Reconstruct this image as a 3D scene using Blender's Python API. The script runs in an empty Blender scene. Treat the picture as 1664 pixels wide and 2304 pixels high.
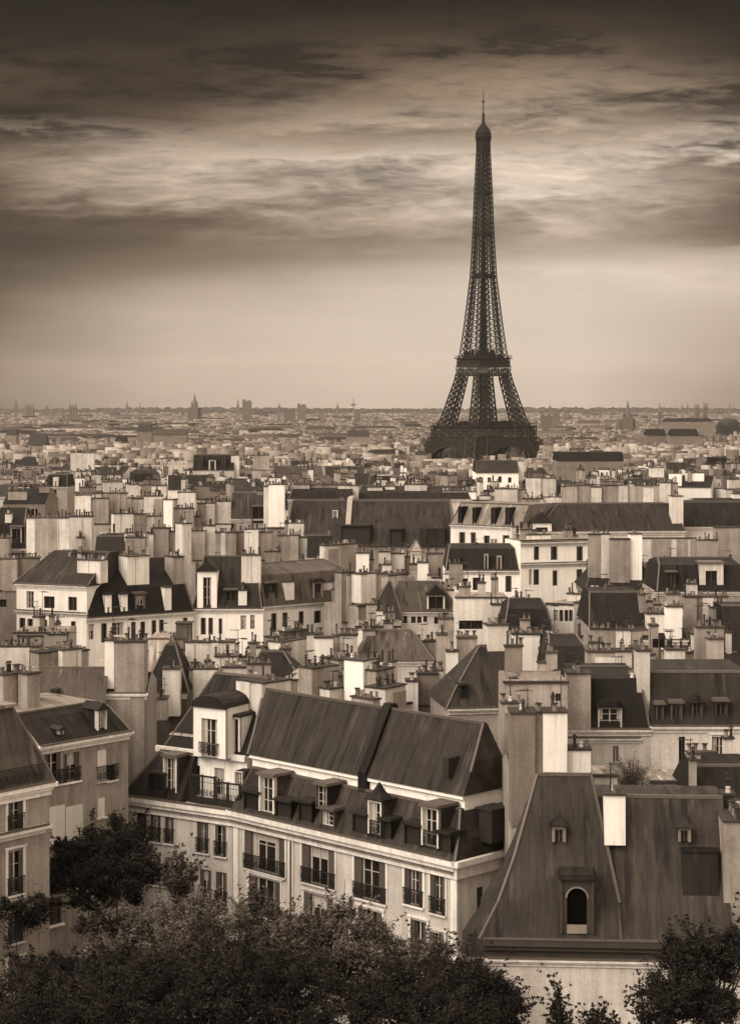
import bpy, math, random
import numpy as np
from mathutils import Vector
random.seed(7); RNG = np.random.default_rng(11)
sc = bpy.context.scene
COL = sc.collection
# ------------------------------------------------------------------ camera
F, CX, HY, CAMZ = 4190.0, 832.0, 919.0, 44.0        # focal length, centre and horizon of the view, camera height in metres
cam = bpy.data.objects.new("camera", bpy.data.cameras.new("camera")); COL.objects.link(cam)
cam.location = (0, 0, CAMZ); cam.rotation_euler = (math.radians(90), 0, 0)
cam.data.sensor_fit = 'VERTICAL'; cam.data.sensor_height = 36.0
cam.data.lens = F / 2304.0 * 36.0
cam.data.shift_y = -(1152.0 - HY) / 2304.0
cam.data.clip_start = 1.0; cam.data.clip_end = 40000.0
sc.camera = cam
# ------------------------------------------------------------------ exposure, render settings
sc.view_settings.view_transform = 'Standard'; sc.view_settings.look = 'None'
sc.view_settings.exposure = 1.64; sc.view_settings.gamma = 1.0
cy = sc.cycles
cy.max_bounces = 5; cy.diffuse_bounces = 1; cy.glossy_bounces = 2; cy.transmission_bounces = 2
cy.volume_bounces = 0; cy.transparent_max_bounces = 4
cy.use_denoising = True; cy.denoising_prefilter = 'ACCURATE'
cy.caustics_reflective = False; cy.caustics_refractive = False
# ------------------------------------------------------------------ sun and overcast sky
SUN_AZ, SUN_EL = math.radians(-128), math.radians(42)   # azimuth from +Y, clockwise: behind the camera and to the left
sd = Vector((math.sin(SUN_AZ)*math.cos(SUN_EL), math.cos(SUN_AZ)*math.cos(SUN_EL), math.sin(SUN_EL)))
sl = bpy.data.lights.new("sun", 'SUN'); sl.energy = 1.3; sl.angle = math.radians(50); sl.color = (1.0, 0.92, 0.82)
sun = bpy.data.objects.new("sun", sl); COL.objects.link(sun)
sun.rotation_euler = sd.to_track_quat('Z', 'Y').to_euler(); sun.location = (-200, -200, 400)

def lin(c):
    c = max(0.0, min(1.0, c/255.0))
    return c/12.92 if c <= 0.04045 else ((c+0.055)/1.055)**2.4
def sepia(l):
    xs = [0, 25, 50, 112, 192, 230, 255]
    r = l + np.interp(l, xs, [2, 7, 13, 17, 17, 12, 0]); b = l + np.interp(l, xs, [0, -6, -13, -18, -18, -15, -6])
    return (lin(r), lin(l), lin(b), 1.0)

class NT:
    """A small writer for node trees."""
    def __init__(s, tree): s.t = tree; s.n = tree.nodes; s.l = tree.links
    def node(s, typ, **kw):
        n = s.n.new(typ)
        for k, v in kw.items(): setattr(n, k, v)
        return n
    def put(s, sock, v):
        if isinstance(v, bpy.types.NodeSocket): s.l.new(v, sock)
        elif v is not None: sock.default_value = v
    def math(s, op, a, b=None, c=None, clamp=False):
        n = s.node('ShaderNodeMath', operation=op, use_clamp=clamp)
        s.put(n.inputs[0], a)
        if b is not None: s.put(n.inputs[1], b)
        if c is not None: s.put(n.inputs[2], c)
        return n.outputs[0]
    def ramp(s, fac, stops, interp='LINEAR'):
        n = s.node('ShaderNodeValToRGB'); cr = n.color_ramp; cr.interpolation = interp
        while len(cr.elements) < len(stops): cr.elements.new(0.5)
        for e, (p, c) in zip(cr.elements, stops): e.position = p; e.color = c if len(c) == 4 else (*c, 1)
        s.put(n.inputs[0], fac); return n.outputs[0]
    def mix(s, fac, a, b, mode='MIX'):
        n = s.node('ShaderNodeMix', data_type='RGBA', blend_type=mode)
        s.put(n.inputs[0], fac); s.put(n.inputs[6], a); s.put(n.inputs[7], b); return n.outputs[2]
    def noise(s, vec, scale, detail=3, rough=0.55, dist=0.0):
        n = s.node('ShaderNodeTexNoise'); s.put(n.inputs['Vector'], vec)
        n.inputs['Scale'].default_value = scale; n.inputs['Detail'].default_value = detail
        n.inputs['Roughness'].default_value = rough; n.inputs['Distortion'].default_value = dist
        return n.outputs[0]
    def xyz(s, x, y, z):
        n = s.node('ShaderNodeCombineXYZ')
        for i, v in enumerate((x, y, z)): s.put(n.inputs[i], v)
        return n.outputs[0]
    def sep(s, v):
        n = s.node('ShaderNodeSeparateXYZ'); s.put(n.inputs[0], v); return n.outputs

w = bpy.data.worlds.new("World"); sc.world = w; w.use_nodes = True
N = NT(w.node_tree); N.n.clear()
tc = N.node('ShaderNodeTexCoord').outputs['Generated']
dx_, dy_, dz_ = N.sep(tc)
# direction of view as (bearing, elevation); ay > 0 also behind the camera, where a brightened plain overcast takes over
ay = N.math('MAXIMUM', N.math('ABSOLUTE', dy_), 0.25)
bear = N.math('DIVIDE', dx_, ay); elev = N.math('DIVIDE', dz_, ay)
# cloud layer: noise stretched along the bearing, finer towards the horizon
cv = N.xyz(N.math('MULTIPLY', bear, 8.0), N.math('MULTIPLY', elev, 46.0), 0.0)
cv2 = N.xyz(N.math('MULTIPLY', bear, 22.0), N.math('MULTIPLY', elev, 105.0), 3.7)
n1 = N.noise(cv, 1.0, 4, 0.5, 0.5); n2 = N.noise(cv2, 1.0, 6, 0.6, 0.8)
dn1 = N.math('SUBTRACT', n1, 0.5); dn2 = N.math('SUBTRACT', n2, 0.5)
n3 = N.noise(N.xyz(N.math('MULTIPLY', bear, 60.0), N.math('MULTIPLY', elev, 300.0), 9.1), 1.0, 4, 0.6, 0.5); dn3 = N.math('SUBTRACT', n3, 0.5)
# calm band above the horizon, wilder streaks higher up
calm = N.math('MULTIPLY', N.math('SUBTRACT', elev, 0.055), 16.0, clamp=True)
warp = N.math('MULTIPLY', N.math('ADD', N.math('MULTIPLY', dn1, 0.030), N.math('ADD', N.math('MULTIPLY', dn2, 0.030), N.math('MULTIPLY', dn3, 0.010))), calm)
tilt = N.math('MULTIPLY', bear, -0.008)
t = N.math('DIVIDE', N.math('ADD', N.math('ADD', elev, warp), tilt), 0.2194, clamp=True)
H_ = [905, 880, 800, 700, 640, 600, 570, 530, 480, 430, 380, 340, 312, 290, 262, 200, 120, 60, 0]
COLS = [(-0.200, [ 92, 98,108, 96, 70, 48, 44, 42, 50, 92,104, 98, 66,126, 34, 40, 44, 16, 8]),
        (-0.105, [158,160,174,174,154,118, 98, 78, 92,146,160,158,150,122, 74, 48, 38, 20, 12]),
        (-0.005, [180,182,190,192,184,168,132,126,146,172,180,186,136,120,136, 86, 62, 36, 14]),
        ( 0.105, [182,184,194,198,200,203,176,158,176,202,184,178,158,130,138,120, 80, 44, 14]),
        ( 0.200, [126,128,150,174,190,188,172, 90, 76, 92,108,196,140,165, 72, 90, 30, 20, 9])]
cols = [N.ramp(t, [((905-h)/905.0, sepia(v)) for h, v in zip(H_, vs)]) for _, vs in COLS]
c = cols[0]
for i in range(1, len(COLS)):
    f_ = N.math('DIVIDE', N.math('SUBTRACT', N.math('ADD', bear, N.math('MULTIPLY', dn1, 0.06)), COLS[i-1][0]), COLS[i][0]-COLS[i-1][0], clamp=True)
    f_ = N.math('SMOOTH_MIN', f_, 1.0, 0.0)
    c = N.mix(f_, c, cols[i])
amp = N.math('ADD', N.math('ADD', N.math('MULTIPLY', calm, 1.1), 0.05), N.math('MULTIPLY', N.math('MULTIPLY', N.math('SUBTRACT', elev, 0.12), 14.0, clamp=True), 1.9))
gain = N.math('ADD', 1.0, N.math('MULTIPLY', N.math('ADD', N.math('MULTIPLY', dn1, 1.5), N.math('ADD', N.math('MULTIPLY', dn2, 1.2), N.math('MULTIPLY', dn3, 0.7))), amp))
gain = N.math('MAXIMUM', gain, 0.25)
g = N.node('ShaderNodeCombineColor'); [N.put(g.inputs[i], gain) for i in range(3)]
c = N.mix(1.0, c, g.outputs[0], 'MULTIPLY')
# overhead and behind the camera, out of view: even overcast brightened to add fill light
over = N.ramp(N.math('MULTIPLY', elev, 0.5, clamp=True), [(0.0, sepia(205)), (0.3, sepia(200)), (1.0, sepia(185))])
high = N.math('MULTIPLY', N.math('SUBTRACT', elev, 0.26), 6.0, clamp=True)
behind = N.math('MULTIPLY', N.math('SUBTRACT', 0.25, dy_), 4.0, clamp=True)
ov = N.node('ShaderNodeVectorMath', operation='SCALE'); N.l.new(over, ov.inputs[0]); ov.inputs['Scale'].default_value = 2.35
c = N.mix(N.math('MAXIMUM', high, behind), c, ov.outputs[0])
sky = N.node('ShaderNodeTexSky', sky_type='NISHITA', sun_disc=False, sun_elevation=SUN_EL, sun_rotation=SUN_AZ)
bw = N.node('ShaderNodeRGBToBW'); N.l.new(sky.outputs[0], bw.inputs[0])
sg = N.node('ShaderNodeCombineColor'); [N.put(sg.inputs[i], N.math('MULTIPLY', bw.outputs[0], k)) for i, k in enumerate((1.0, 0.86, 0.66))]
EXPK = 10.0 / 2**sc.view_settings.exposure
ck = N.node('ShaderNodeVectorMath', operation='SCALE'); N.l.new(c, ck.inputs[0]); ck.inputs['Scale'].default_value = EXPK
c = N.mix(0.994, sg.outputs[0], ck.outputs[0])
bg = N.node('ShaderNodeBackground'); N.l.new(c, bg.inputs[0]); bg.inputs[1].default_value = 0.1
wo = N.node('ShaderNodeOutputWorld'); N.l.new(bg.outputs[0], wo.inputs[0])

# ------------------------------------------------------------------ materials
M = {}
def new_mat(name):
    m = bpy.data.materials.new(name); m.use_nodes = True
    nt = NT(m.node_tree); b = nt.n['Principled BSDF']; M[name] = m
    return m, nt, b
def tint(v, k=1.0):
    """A sepia-toned base colour of brightness v."""
    k = min(1.0, max(0.0, (v-0.05)/0.45))
    return (min(1, v*(1.17-0.14*k)), v*(0.93+0.025*k), v*(0.75+0.115*k), 1)

def plaster(name, v, dirt=0.5, rough=0.9):
    m, nt, b = new_mat(name)
    oc = nt.node('ShaderNodeTexCoord').outputs['Object']; x, y, z = nt.sep(oc)
    rnd = nt.node('ShaderNodeObjectInfo').outputs['Random']
    off = nt.math('MULTIPLY', rnd, 60.0)
    p = nt.xyz(nt.math('ADD', x, off), y, nt.math('ADD', z, off))
    big = nt.noise(p, 0.33, 4, 0.6)
    ps = nt.xyz(nt.math('MULTIPLY', nt.math('ADD', x, off), 2.2), nt.math('MULTIPLY', y, 2.2), nt.math('MULTIPLY', z, 0.16))
    streak = nt.noise(ps, 1.0, 5, 0.65)
    fine = nt.noise(p, 5.0, 4, 0.7)
    d = nt.math('ADD', nt.math('ADD', nt.math('MULTIPLY', big, 0.5), nt.math('MULTIPLY', streak, 0.55)), nt.math('MULTIPLY', fine, 0.35))
    d = nt.math('MULTIPLY', nt.math('SUBTRACT', d, 0.58), 3.0, clamp=True)
    tone = nt.math('ADD', 0.78, nt.math('MULTIPLY', rnd, 0.34))
    lo, hi = tint(v*(1-dirt)), tint(v)
    col = nt.mix(d, lo, hi)
    pd = nt.xyz(nt.math('MULTIPLY', nt.math('ADD', x, off), 4.5), nt.math('MULTIPLY', y, 4.5), nt.math('MULTIPLY', z, 0.10))
    drip = nt.math('MULTIPLY', nt.math('SUBTRACT', nt.noise(pd, 1.0, 3, 0.6), 0.56), 6.0, clamp=True)      # soot runs
    patch = nt.math('MULTIPLY', nt.math('SUBTRACT', nt.noise(p, 0.9, 5, 0.7, 0.8), 0.57), 9.0, clamp=True)    # patched render
    col = nt.mix(nt.math('MULTIPLY', drip, 0.42), col, tint(v*0.38)); col = nt.mix(nt.math('MULTIPLY', patch, 0.28), col, tint(v*0.6))
    g = nt.node('ShaderNodeCombineColor'); [nt.put(g.inputs[i], tone) for i in range(3)]
    nt.put(b.inputs['Base Color'], nt.mix(1.0, col, g.outputs[0], 'MULTIPLY'))
    b.inputs['Roughness'].default_value = rough; b.inputs['Specular IOR Level'].default_value = 0.2
    bp = nt.node('ShaderNodeBump'); bp.inputs['Strength'].default_value = 0.35; bp.inputs['Distance'].default_value = 0.03
    nt.put(bp.inputs['Height'], nt.noise(p, 9.0, 4, 0.7)); nt.l.new(bp.outputs[0], b.inputs['Normal'])
def zinc(name, v, seam=0.62, contrast=0.6, rough=0.6):
    m, nt, b = new_mat(name)
    oc = nt.node('ShaderNodeTexCoord').outputs['Object']; x, y, z = nt.sep(oc)
    rnd = nt.node('ShaderNodeObjectInfo').outputs['Random']; off = nt.math('MULTIPLY', rnd, 40.0)
    xo = nt.math('ADD', x, off)
    st = nt.noise(nt.xyz(nt.math('MULTIPLY', xo, 3.2), nt.math('MULTIPLY', y, 0.5), nt.math('MULTIPLY', z, 0.28)), 1.0, 6, 0.7)
    bl = nt.noise(nt.xyz(xo, y, z), 0.5, 4, 0.6)
    fi = nt.noise(nt.xyz(xo, y, z), 7.0, 4, 0.7)
    d = nt.math('ADD', nt.math('ADD', nt.math('MULTIPLY', st, 0.7), nt.math('MULTIPLY', bl, 0.5)), nt.math('MULTIPLY', fi, 0.3))
    d = nt.math('MULTIPLY', nt.math('SUBTRACT', d, 0.5), 2.0, clamp=True)
    col = nt.mix(d, tint(v*(1-contrast)), tint(v*(1+contrast*0.6)))
    fr = nt.math('FRACT', nt.math('DIVIDE', x, seam))
    ln = nt.math('LESS_THAN', fr, 0.05)
    col = nt.mix(nt.math('MULTIPLY', ln, 0.45), col, tint(v*0.35))
    stn = nt.noise(nt.xyz(nt.math('MULTIPLY', xo, 1.7), nt.math('MULTIPLY', y, 0.3), nt.math('MULTIPLY', z, 0.22)), 1.0, 3, 0.55)
    col = nt.mix(nt.math('MULTIPLY', nt.math('MULTIPLY', nt.math('SUBTRACT', stn, 0.54), 7.0, clamp=True), 0.85), col, tint(v*0.22))
    pal = nt.noise(nt.xyz(nt.math('MULTIPLY', xo, 2.3), nt.math('MULTIPLY', y, 0.4), nt.math('ADD', nt.math('MULTIPLY', z, 0.3), 7.0)), 1.0, 3, 0.55)
    col = nt.mix(nt.math('MULTIPLY', nt.math('MULTIPLY', nt.math('SUBTRACT', pal, 0.58), 8.0, clamp=True), 0.45), col, tint(v*2.8))
    tone = nt.math('ADD', 0.75, nt.math('MULTIPLY', rnd, 0.5))
    g = nt.node('ShaderNodeCombineColor'); [nt.put(g.inputs[i], tone) for i in range(3)]
    nt.put(b.inputs['Base Color'], nt.mix(1.0, col, g.outputs[0], 'MULTIPLY'))
    nt.put(b.inputs['Roughness'], nt.math('ADD', rough, nt.math('MULTIPLY', bl, 0.25)))
    b.inputs['Specular IOR Level'].default_value = 0.15
    bp = nt.node('ShaderNodeBump'); bp.inputs['Strength'].default_value = 0.4; bp.inputs['Distance'].default_value = 0.03
    nt.put(bp.inputs['Height'], nt.math('ADD', nt.math('MULTIPLY', nt.math('PINGPONG', x, seam/2), -0.6), nt.math('MULTIPLY', nt.noise(nt.xyz(xo, y, z), 3.0, 3), 0.6)))
    nt.l.new(bp.outputs[0], b.inputs['Normal'])
def simple(name, v, rough=0.7, var=0.35, scale=4.0, spec=0.3):
    m, nt, b = new_mat(name)
    oc = nt.node('ShaderNodeTexCoord').outputs['Object']
    rnd = nt.node('ShaderNodeObjectInfo').outputs['Random']
    n = nt.noise(oc, scale, 4, 0.65)
    col = nt.mix(n, tint(v*(1-var)), tint(v*(1+var)))
    tone = nt.math('ADD', 1-var*0.7, nt.math('MULTIPLY', rnd, var*1.4))
    g = nt.node('ShaderNodeCombineColor'); [nt.put(g.inputs[i], tone) for i in range(3)]
    nt.put(b.inputs['Base Color'], nt.mix(1.0, col, g.outputs[0], 'MULTIPLY'))
    b.inputs['Roughness'].default_value = rough; b.inputs['Specular IOR Level'].default_value = spec
def island(name, v, var, rough=0.85, clump=0.0):
    """Tone that differs from one loose piece of the mesh to the next (leaves, far houses)."""
    m, nt, b = new_mat(name)
    r = nt.node('ShaderNodeNewGeometry').outputs['Random Per Island']
    col = nt.ramp(r, [(0.0, tint(v*(1-var))), (0.6, tint(v)), (1.0, tint(v*(1+var)))])
    if clump:                                                 # random tone, in patches about a metre wide
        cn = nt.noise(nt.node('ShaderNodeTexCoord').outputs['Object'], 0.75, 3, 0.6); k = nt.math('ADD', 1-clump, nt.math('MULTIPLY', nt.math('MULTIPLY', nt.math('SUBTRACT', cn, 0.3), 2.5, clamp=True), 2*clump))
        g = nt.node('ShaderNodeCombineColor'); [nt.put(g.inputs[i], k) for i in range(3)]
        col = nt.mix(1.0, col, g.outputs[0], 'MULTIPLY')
    nt.put(b.inputs['Base Color'], col)
    b.inputs['Roughness'].default_value = rough; b.inputs['Specular IOR Level'].default_value = 0.15

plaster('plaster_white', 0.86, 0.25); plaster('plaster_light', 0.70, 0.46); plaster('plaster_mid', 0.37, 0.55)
plaster('plaster_grey', 0.22, 0.45); plaster('plaster_dark', 0.12, 0.5); plaster('stone', 0.80, 0.4)  # tone chosen per wall
zinc('zinc_dark', 0.017); zinc('zinc', 0.031, contrast=0.75); zinc('zinc_grey', 0.055); zinc('zinc_pale', 0.2, contrast=0.35); zinc('slate', 0.011, seam=0.4)
simple('lead_edge', 0.07, 0.5); simple('iron', 0.012, 0.5, spec=0.4); simple('pane', 0.012, 0.12, 0.3, spec=0.5)
simple('frame', 0.38, 0.6, 0.15); simple('curtain', 0.33, 0.9, 0.3); simple('shutter', 0.07, 0.7, 0.3)
simple('white_shutter', 0.62, 0.7, 0.12); simple('pot', 0.12, 0.9, 0.5, 3.0); simple('pot_pale', 0.42, 0.9, 0.4, 3.0); simple('pot_dark', 0.022, 0.9, 0.5)
simple('coping', 0.03, 0.9, 0.6, 1.5); simple('black_paint', 0.014, 0.55); simple('tower_iron', 0.012, 0.7, 0.2, spec=0.08); simple('tower_iron_pale', 0.022, 0.7, 0.3, 0.3, spec=0.08); simple('void', 0.003, 0.9, 0.1, spec=0.0)  # paler copy of the tower iron carries the lit look of its base
simple('bark', 0.03, 0.95); simple('asphalt', 0.045, 0.95, 0.3, 0.05)
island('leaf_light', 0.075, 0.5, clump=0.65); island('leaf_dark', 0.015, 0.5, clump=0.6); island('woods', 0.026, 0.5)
island('far_wall', 0.15, 0.65); island('far_roof', 0.042, 0.65); island('mid_wall', 0.21, 0.7); island('mid_roof', 0.06, 0.75)
simple('spire_stone', 0.10, 0.9, 0.3, 0.1)

# ------------------------------------------------------------------ mesh writer
class MB:
    def __init__(s): s.v = []; s.f = []; s.m = []
    def face(s, pts, mi=0):
        i = len(s.v); s.v.extend(tuple(p) for p in pts); s.f.append(tuple(range(i, i+len(pts)))); s.m.append(mi)
    def box(s, x0, x1, y0, y1, z0, z1, mi=0, top=None, taper=0.0):
        i = len(s.v); tx, ty = taper*(x1-x0)/2, taper*(y1-y0)/2
        s.v += [(x0,y0,z0),(x1,y0,z0),(x1,y1,z0),(x0,y1,z0),(x0+tx,y0+ty,z1),(x1-tx,y0+ty,z1),(x1-tx,y1-ty,z1),(x0+tx,y1-ty,z1)]
        s.f += [(i,i+3,i+2,i+1),(i+4,i+5,i+6,i+7),(i,i+1,i+5,i+4),(i+1,i+2,i+6,i+5),(i+2,i+3,i+7,i+6),(i+3,i,i+4,i+7)]
        s.m += [mi, mi if top is None else top, mi, mi, mi, mi]
    def bar(s, p, q, t, mi=0, t2=None):
        p, q = Vector(p), Vector(q); d = q-p
        if d.length < 1e-6: return
        d.normalize(); a = d.cross(Vector((0,0,1)))
        if a.length < 1e-3: a = Vector((1,0,0))
        a.normalize(); b = d.cross(a); i = len(s.v); t2 = t if t2 is None else t2
        for c, k in ((p, t/2), (q, t2/2)):
            s.v += [tuple(c+a*k+b*k), tuple(c-a*k+b*k), tuple(c-a*k-b*k), tuple(c+a*k-b*k)]
        s.f += [(i+k, i+(k+1)%4, i+4+(k+1)%4, i+4+k) for k in range(4)] + [(i+3,i+2,i+1,i), (i+4,i+5,i+6,i+7)]
        s.m += [mi]*6
    def tube(s, pts, rad, n=6, mi=0):
        i0 = len(s.v); P = [Vector(p) for p in pts]
        for k, p in enumerate(P):
            d = (P[min(k+1, len(P)-1)] - P[max(k-1, 0)]).normalized()
            a = d.cross(Vector((0.3, 0.9, 0.1))).normalized(); b = d.cross(a)
            for j in range(n):
                an = 2*math.pi*j/n; s.v.append(tuple(p + (a*math.cos(an)+b*math.sin(an))*rad[k]))
        for k in range(len(P)-1):
            for j in range(n):
                s.f.append((i0+k*n+j, i0+k*n+(j+1)%n, i0+(k+1)*n+(j+1)%n, i0+(k+1)*n+j)); s.m.append(mi)
    def lathe(s, prof, n=10, c=(0,0), mi=0, sq=False):
        i0 = len(s.v)
        for r, z in prof:
            for j in range(n):
                an = 2*math.pi*(j+0.5)/n; k = r
                s.v.append((c[0]+k*math.cos(an), c[1]+k*math.sin(an), z))
        for k in range(len(prof)-1):
            for j in range(n):
                s.f.append((i0+k*n+j, i0+k*n+(j+1)%n, i0+(k+1)*n+(j+1)%n, i0+(k+1)*n+j)); s.m.append(mi)
        s.f.append(tuple(i0+(len(prof)-1)*n+j for j in range(n))); s.m.append(mi)
    def loft(s, rings, mi=0, end_mi=None, cap=True):
        """rings: (u0,u1,v0,v1,z). Quads from ring to ring; faces at u ends take end_mi."""
        em = mi if end_mi is None else end_mi
        for (a, b) in zip(rings[:-1], rings[1:]):
            A = [(a[0],a[2],a[4]),(a[1],a[2],a[4]),(a[1],a[3],a[4]),(a[0],a[3],a[4])]
            B = [(b[0],b[2],b[4]),(b[1],b[2],b[4]),(b[1],b[3],b[4]),(b[0],b[3],b[4])]
            for k in range(4):
                s.face([A[k], A[(k+1)%4], B[(k+1)%4], B[k]], em if k in (1, 3) else mi)
        if cap:
            b = rings[-1]; s.face([(b[0],b[2],b[4]),(b[1],b[2],b[4]),(b[1],b[3],b[4]),(b[0],b[3],b[4])], mi)
    def mesh(s, name, mats):
        me = bpy.data.meshes.new(name); me.from_pydata(s.v, [], s.f)
        for k in mats: me.materials.append(M[k])
        me.polygons.foreach_set('material_index', s.m); me.update(); return me
    def build(s, name, mats, parent=None, loc=(0,0,0)):
        return link(name, s.mesh(name, mats if isinstance(mats, (list, tuple)) else [mats]), parent, loc)

def link(name, me, parent=None, loc=(0,0,0), rz=0.0):
    o = bpy.data.objects.new(name, me); COL.objects.link(o); o.location = loc
    if rz: o.rotation_euler = (0, 0, rz)
    if parent is not None: o.parent = parent
    return o
def tag(o, label=None, cat=None, group=None, kind=None):
    for k, v in (('label', label), ('category', cat), ('group', group), ('kind', kind)):
        if v: o[k] = v
    return o
def at(px, py, Y): return Vector(((px-CX)*Y/F, Y, CAMZ-(py-HY)*Y/F))
GY = [-100, 150, 300, 500, 700, 1000, 1500, 2000, 3000, 4500, 7000, 9000, 10000]
GZ = [0, 0, 5, 7, 4, 0, -8, -10, -10, -5, 6, 22, 39]
def gz(y): return float(np.interp(y, GY, GZ))
# ------------------------------------------------------------------ ground
def ground():
    xs = np.linspace(-3400, 3400, 35); ys = sorted(set(list(np.linspace(-90, 1000, 30)) + list(np.linspace(1000, 10000, 46))))
    mb = MB(); nx = len(xs)
    for y in ys:
        for x in xs: mb.v.append((x, y, gz(y)))
    for j in range(len(ys)-1):
        for i in range(nx-1):
            a = j*nx+i; mb.f.append((a, a+1, a+nx+1, a+nx)); mb.m.append(0)
    tag(mb.build('ground', 'asphalt'), kind='structure')
ground()

# ------------------------------------------------------------------ windows, railings, chimney pots: shared meshes
CACHE = {}
def cached(key, make):
    if key not in CACHE: CACHE[key] = make()
    return CACHE[key]
def q(x, s=0.05): return max(s, round(x/s)*s)

def railing_mesh(w, h):
    def mk():
        mb = MB()
        mb.box(-w/2, w/2, -0.03, 0.02, h-0.05, h); mb.box(-w/2, w/2, -0.025, 0.015, 0.03, 0.07)
        mb.box(-w/2, w/2, -0.02, 0.01, h*0.78, h*0.78+0.025)
        n = max(3, int(w/0.115))
        for i in range(n+1):
            x = -w/2 + w*i/n; mb.box(x-0.012, x+0.012, -0.02, 0.01, 0.05, h-0.03)
        k = max(1, int(w/0.42))
        for i in range(k):
            cx = -w/2 + w*(i+0.5)/k; r = min(0.15, w/k/2.3)
            for j in range(10):
                a0, a1 = 2*math.pi*j/10, 2*math.pi*(j+1)/10
                mb.bar((cx+r*math.cos(a0), -0.03, h*0.42+1.25*r*math.sin(a0)), (cx+r*math.cos(a1), -0.03, h*0.42+1.25*r*math.sin(a1)), 0.03)
            mb.bar((cx-r, -0.03, h*0.42-1.2*r), (cx+r, -0.03, h*0.42+1.2*r), 0.024); mb.bar((cx+r, -0.03, h*0.42-1.2*r), (cx-r, -0.03, h*0.42+1.2*r), 0.024)
        for x in (-w/2, w/2): mb.box(x-0.02, x+0.02, -0.03, 0.25, h-0.05, h)
        return mb.mesh('railing', ['iron'])
    return cached(('rail', q(w), q(h)), mk)
def shutter_mesh(w, h, white=False):
    def mk():
        mb = MB(); t = 0.02
        mb.box(-w/2, w/2, 0, t, 0, h)
        for x in (-w/2, w/2-0.04): mb.box(x, x+0.04, -0.025, 0, 0, h)
        n = int(h/0.085)
        for i in range(n):
            z = h*i/n; mb.box(-w/2+0.04, w/2-0.04, -0.02, 0, z, z+0.045)
        return mb.mesh('shutter', ['white_shutter' if white else 'shutter'])
    return cached(('shut', q(w), q(h), white), mk)
def window_mesh(w, h, style, seed):
    """Frame, glass and curtains; origin at the middle of the sill line, glass set back (+y)."""
    def mk():
        r = random.Random(seed*31+int(w*100)+int(h*7)); mb = MB(); d = 0.20
        mb.face([(-w/2, d, 0), (w/2, d, 0), (w/2, d, h), (-w/2, d, h)], 1)
        if style in ('french', 'plain', 'tall'):
            for x in (-w/2, w/2-0.06): mb.box(x, x+0.06, d-0.07, d-0.004, 0, h, 0)
            mb.box(-w/2+0.06, w/2-0.06, d-0.066, d-0.004, h-0.06, h, 0); mb.box(-w/2+0.06, w/2-0.06, d-0.066, d-0.004, 0, 0.07, 0)
            nm = 1 if w < 1.7 else 3
            for i in range(nm):
                x = -w/2 + w*(i+1)/(nm+1); mb.box(x-0.04, x+0.04, d-0.063, d-0.004, 0.07, h-0.06, 0)
            if style != 'tall':
                for k in (0.33, 0.68): mb.box(-w/2+0.06, w/2-0.06, d-0.05, d-0.006, h*k, h*k+0.03, 0)
            for sx in (-1, 1):                              # curtains drawn part of the way
                if r.random() < 0.75:
                    cw = w*r.uniform(0.08, 0.30); x0 = sx*(w/2-0.06)
                    a, b = sorted((x0, x0-sx*cw)); mb.face([(a, d-0.012, 0.08), (b, d-0.012, 0.08), (b, d-0.012, h-0.07), (a, d-0.012, h-0.07)], 2)
            if r.random() < 0.3: bl = h*r.uniform(.15, .5); mb.face([(-w/2+.06, d-0.016, h-bl), (w/2-.06, d-0.016, h-bl), (w/2-.06, d-0.016, h-.06), (-w/2+.06, d-0.016, h-.06)], 2)
        elif style == 'dark':
            for x in (-w/2, w/2-0.05): mb.box(x, x+0.05, d-0.05, d-0.004, 0, h, 3)
            mb.box(-0.025, 0.025, d-0.05, d-0.004, 0, h, 3)
        elif style == 'far':
            for x in (-w/2, -0.05, w/2-0.1): mb.box(x, x+0.1, d-0.1, d-0.005, 0, h, 0 if r.random() < 0.6 else 3)
        return mb.mesh('window', ['frame', 'pane', 'curtain', 'shutter'])
    return cached(('win', q(w), q(h), style, seed), mk)
def pot_mesh(k):
    def mk():
        mb = MB(); r = random.Random(k*5+1)
        h, rr = [(0.38,0.10),(0.28,0.12),(0.48,0.09),(0.20,0.13),(0.66,0.07),(0.34,0.12)][k]
        mb.lathe([(rr*1.15, 0), (rr*1.15, 0.06), (rr, 0.08), (rr*0.82, h-0.08), (rr*1.1, h-0.07), (rr*1.1, h), (rr*0.7, h-0.02)], 8)
        if k in (2, 4):                                      # metal cowl
            mb.lathe([(rr*1.5, h+0.08), (rr*1.6, h+0.1), (0.02, h+0.24)], 8, (0,0), 1)
            for a in (0.5, 2.6, 4.7): mb.bar((rr*.8*math.cos(a), rr*.8*math.sin(a), h-0.03), (rr*1.2*math.cos(a), rr*1.2*math.sin(a), h+0.09), 0.03, 1)
        if k == 5: mb.box(-rr*1.3, rr*1.3, -rr*1.3, rr*1.3, h+0.05, h+0.1, 1); mb.box(-rr, rr, -0.02, 0.02, h-0.02, h+0.05, 1)
        return mb.mesh('chimney_pot', [{0: 'pot', 1: 'pot_pale', 5: 'pot', 3: 'pot'}.get(k, 'pot_dark'), 'pot_dark'])
    return cached(('pot', k), mk)

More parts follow.
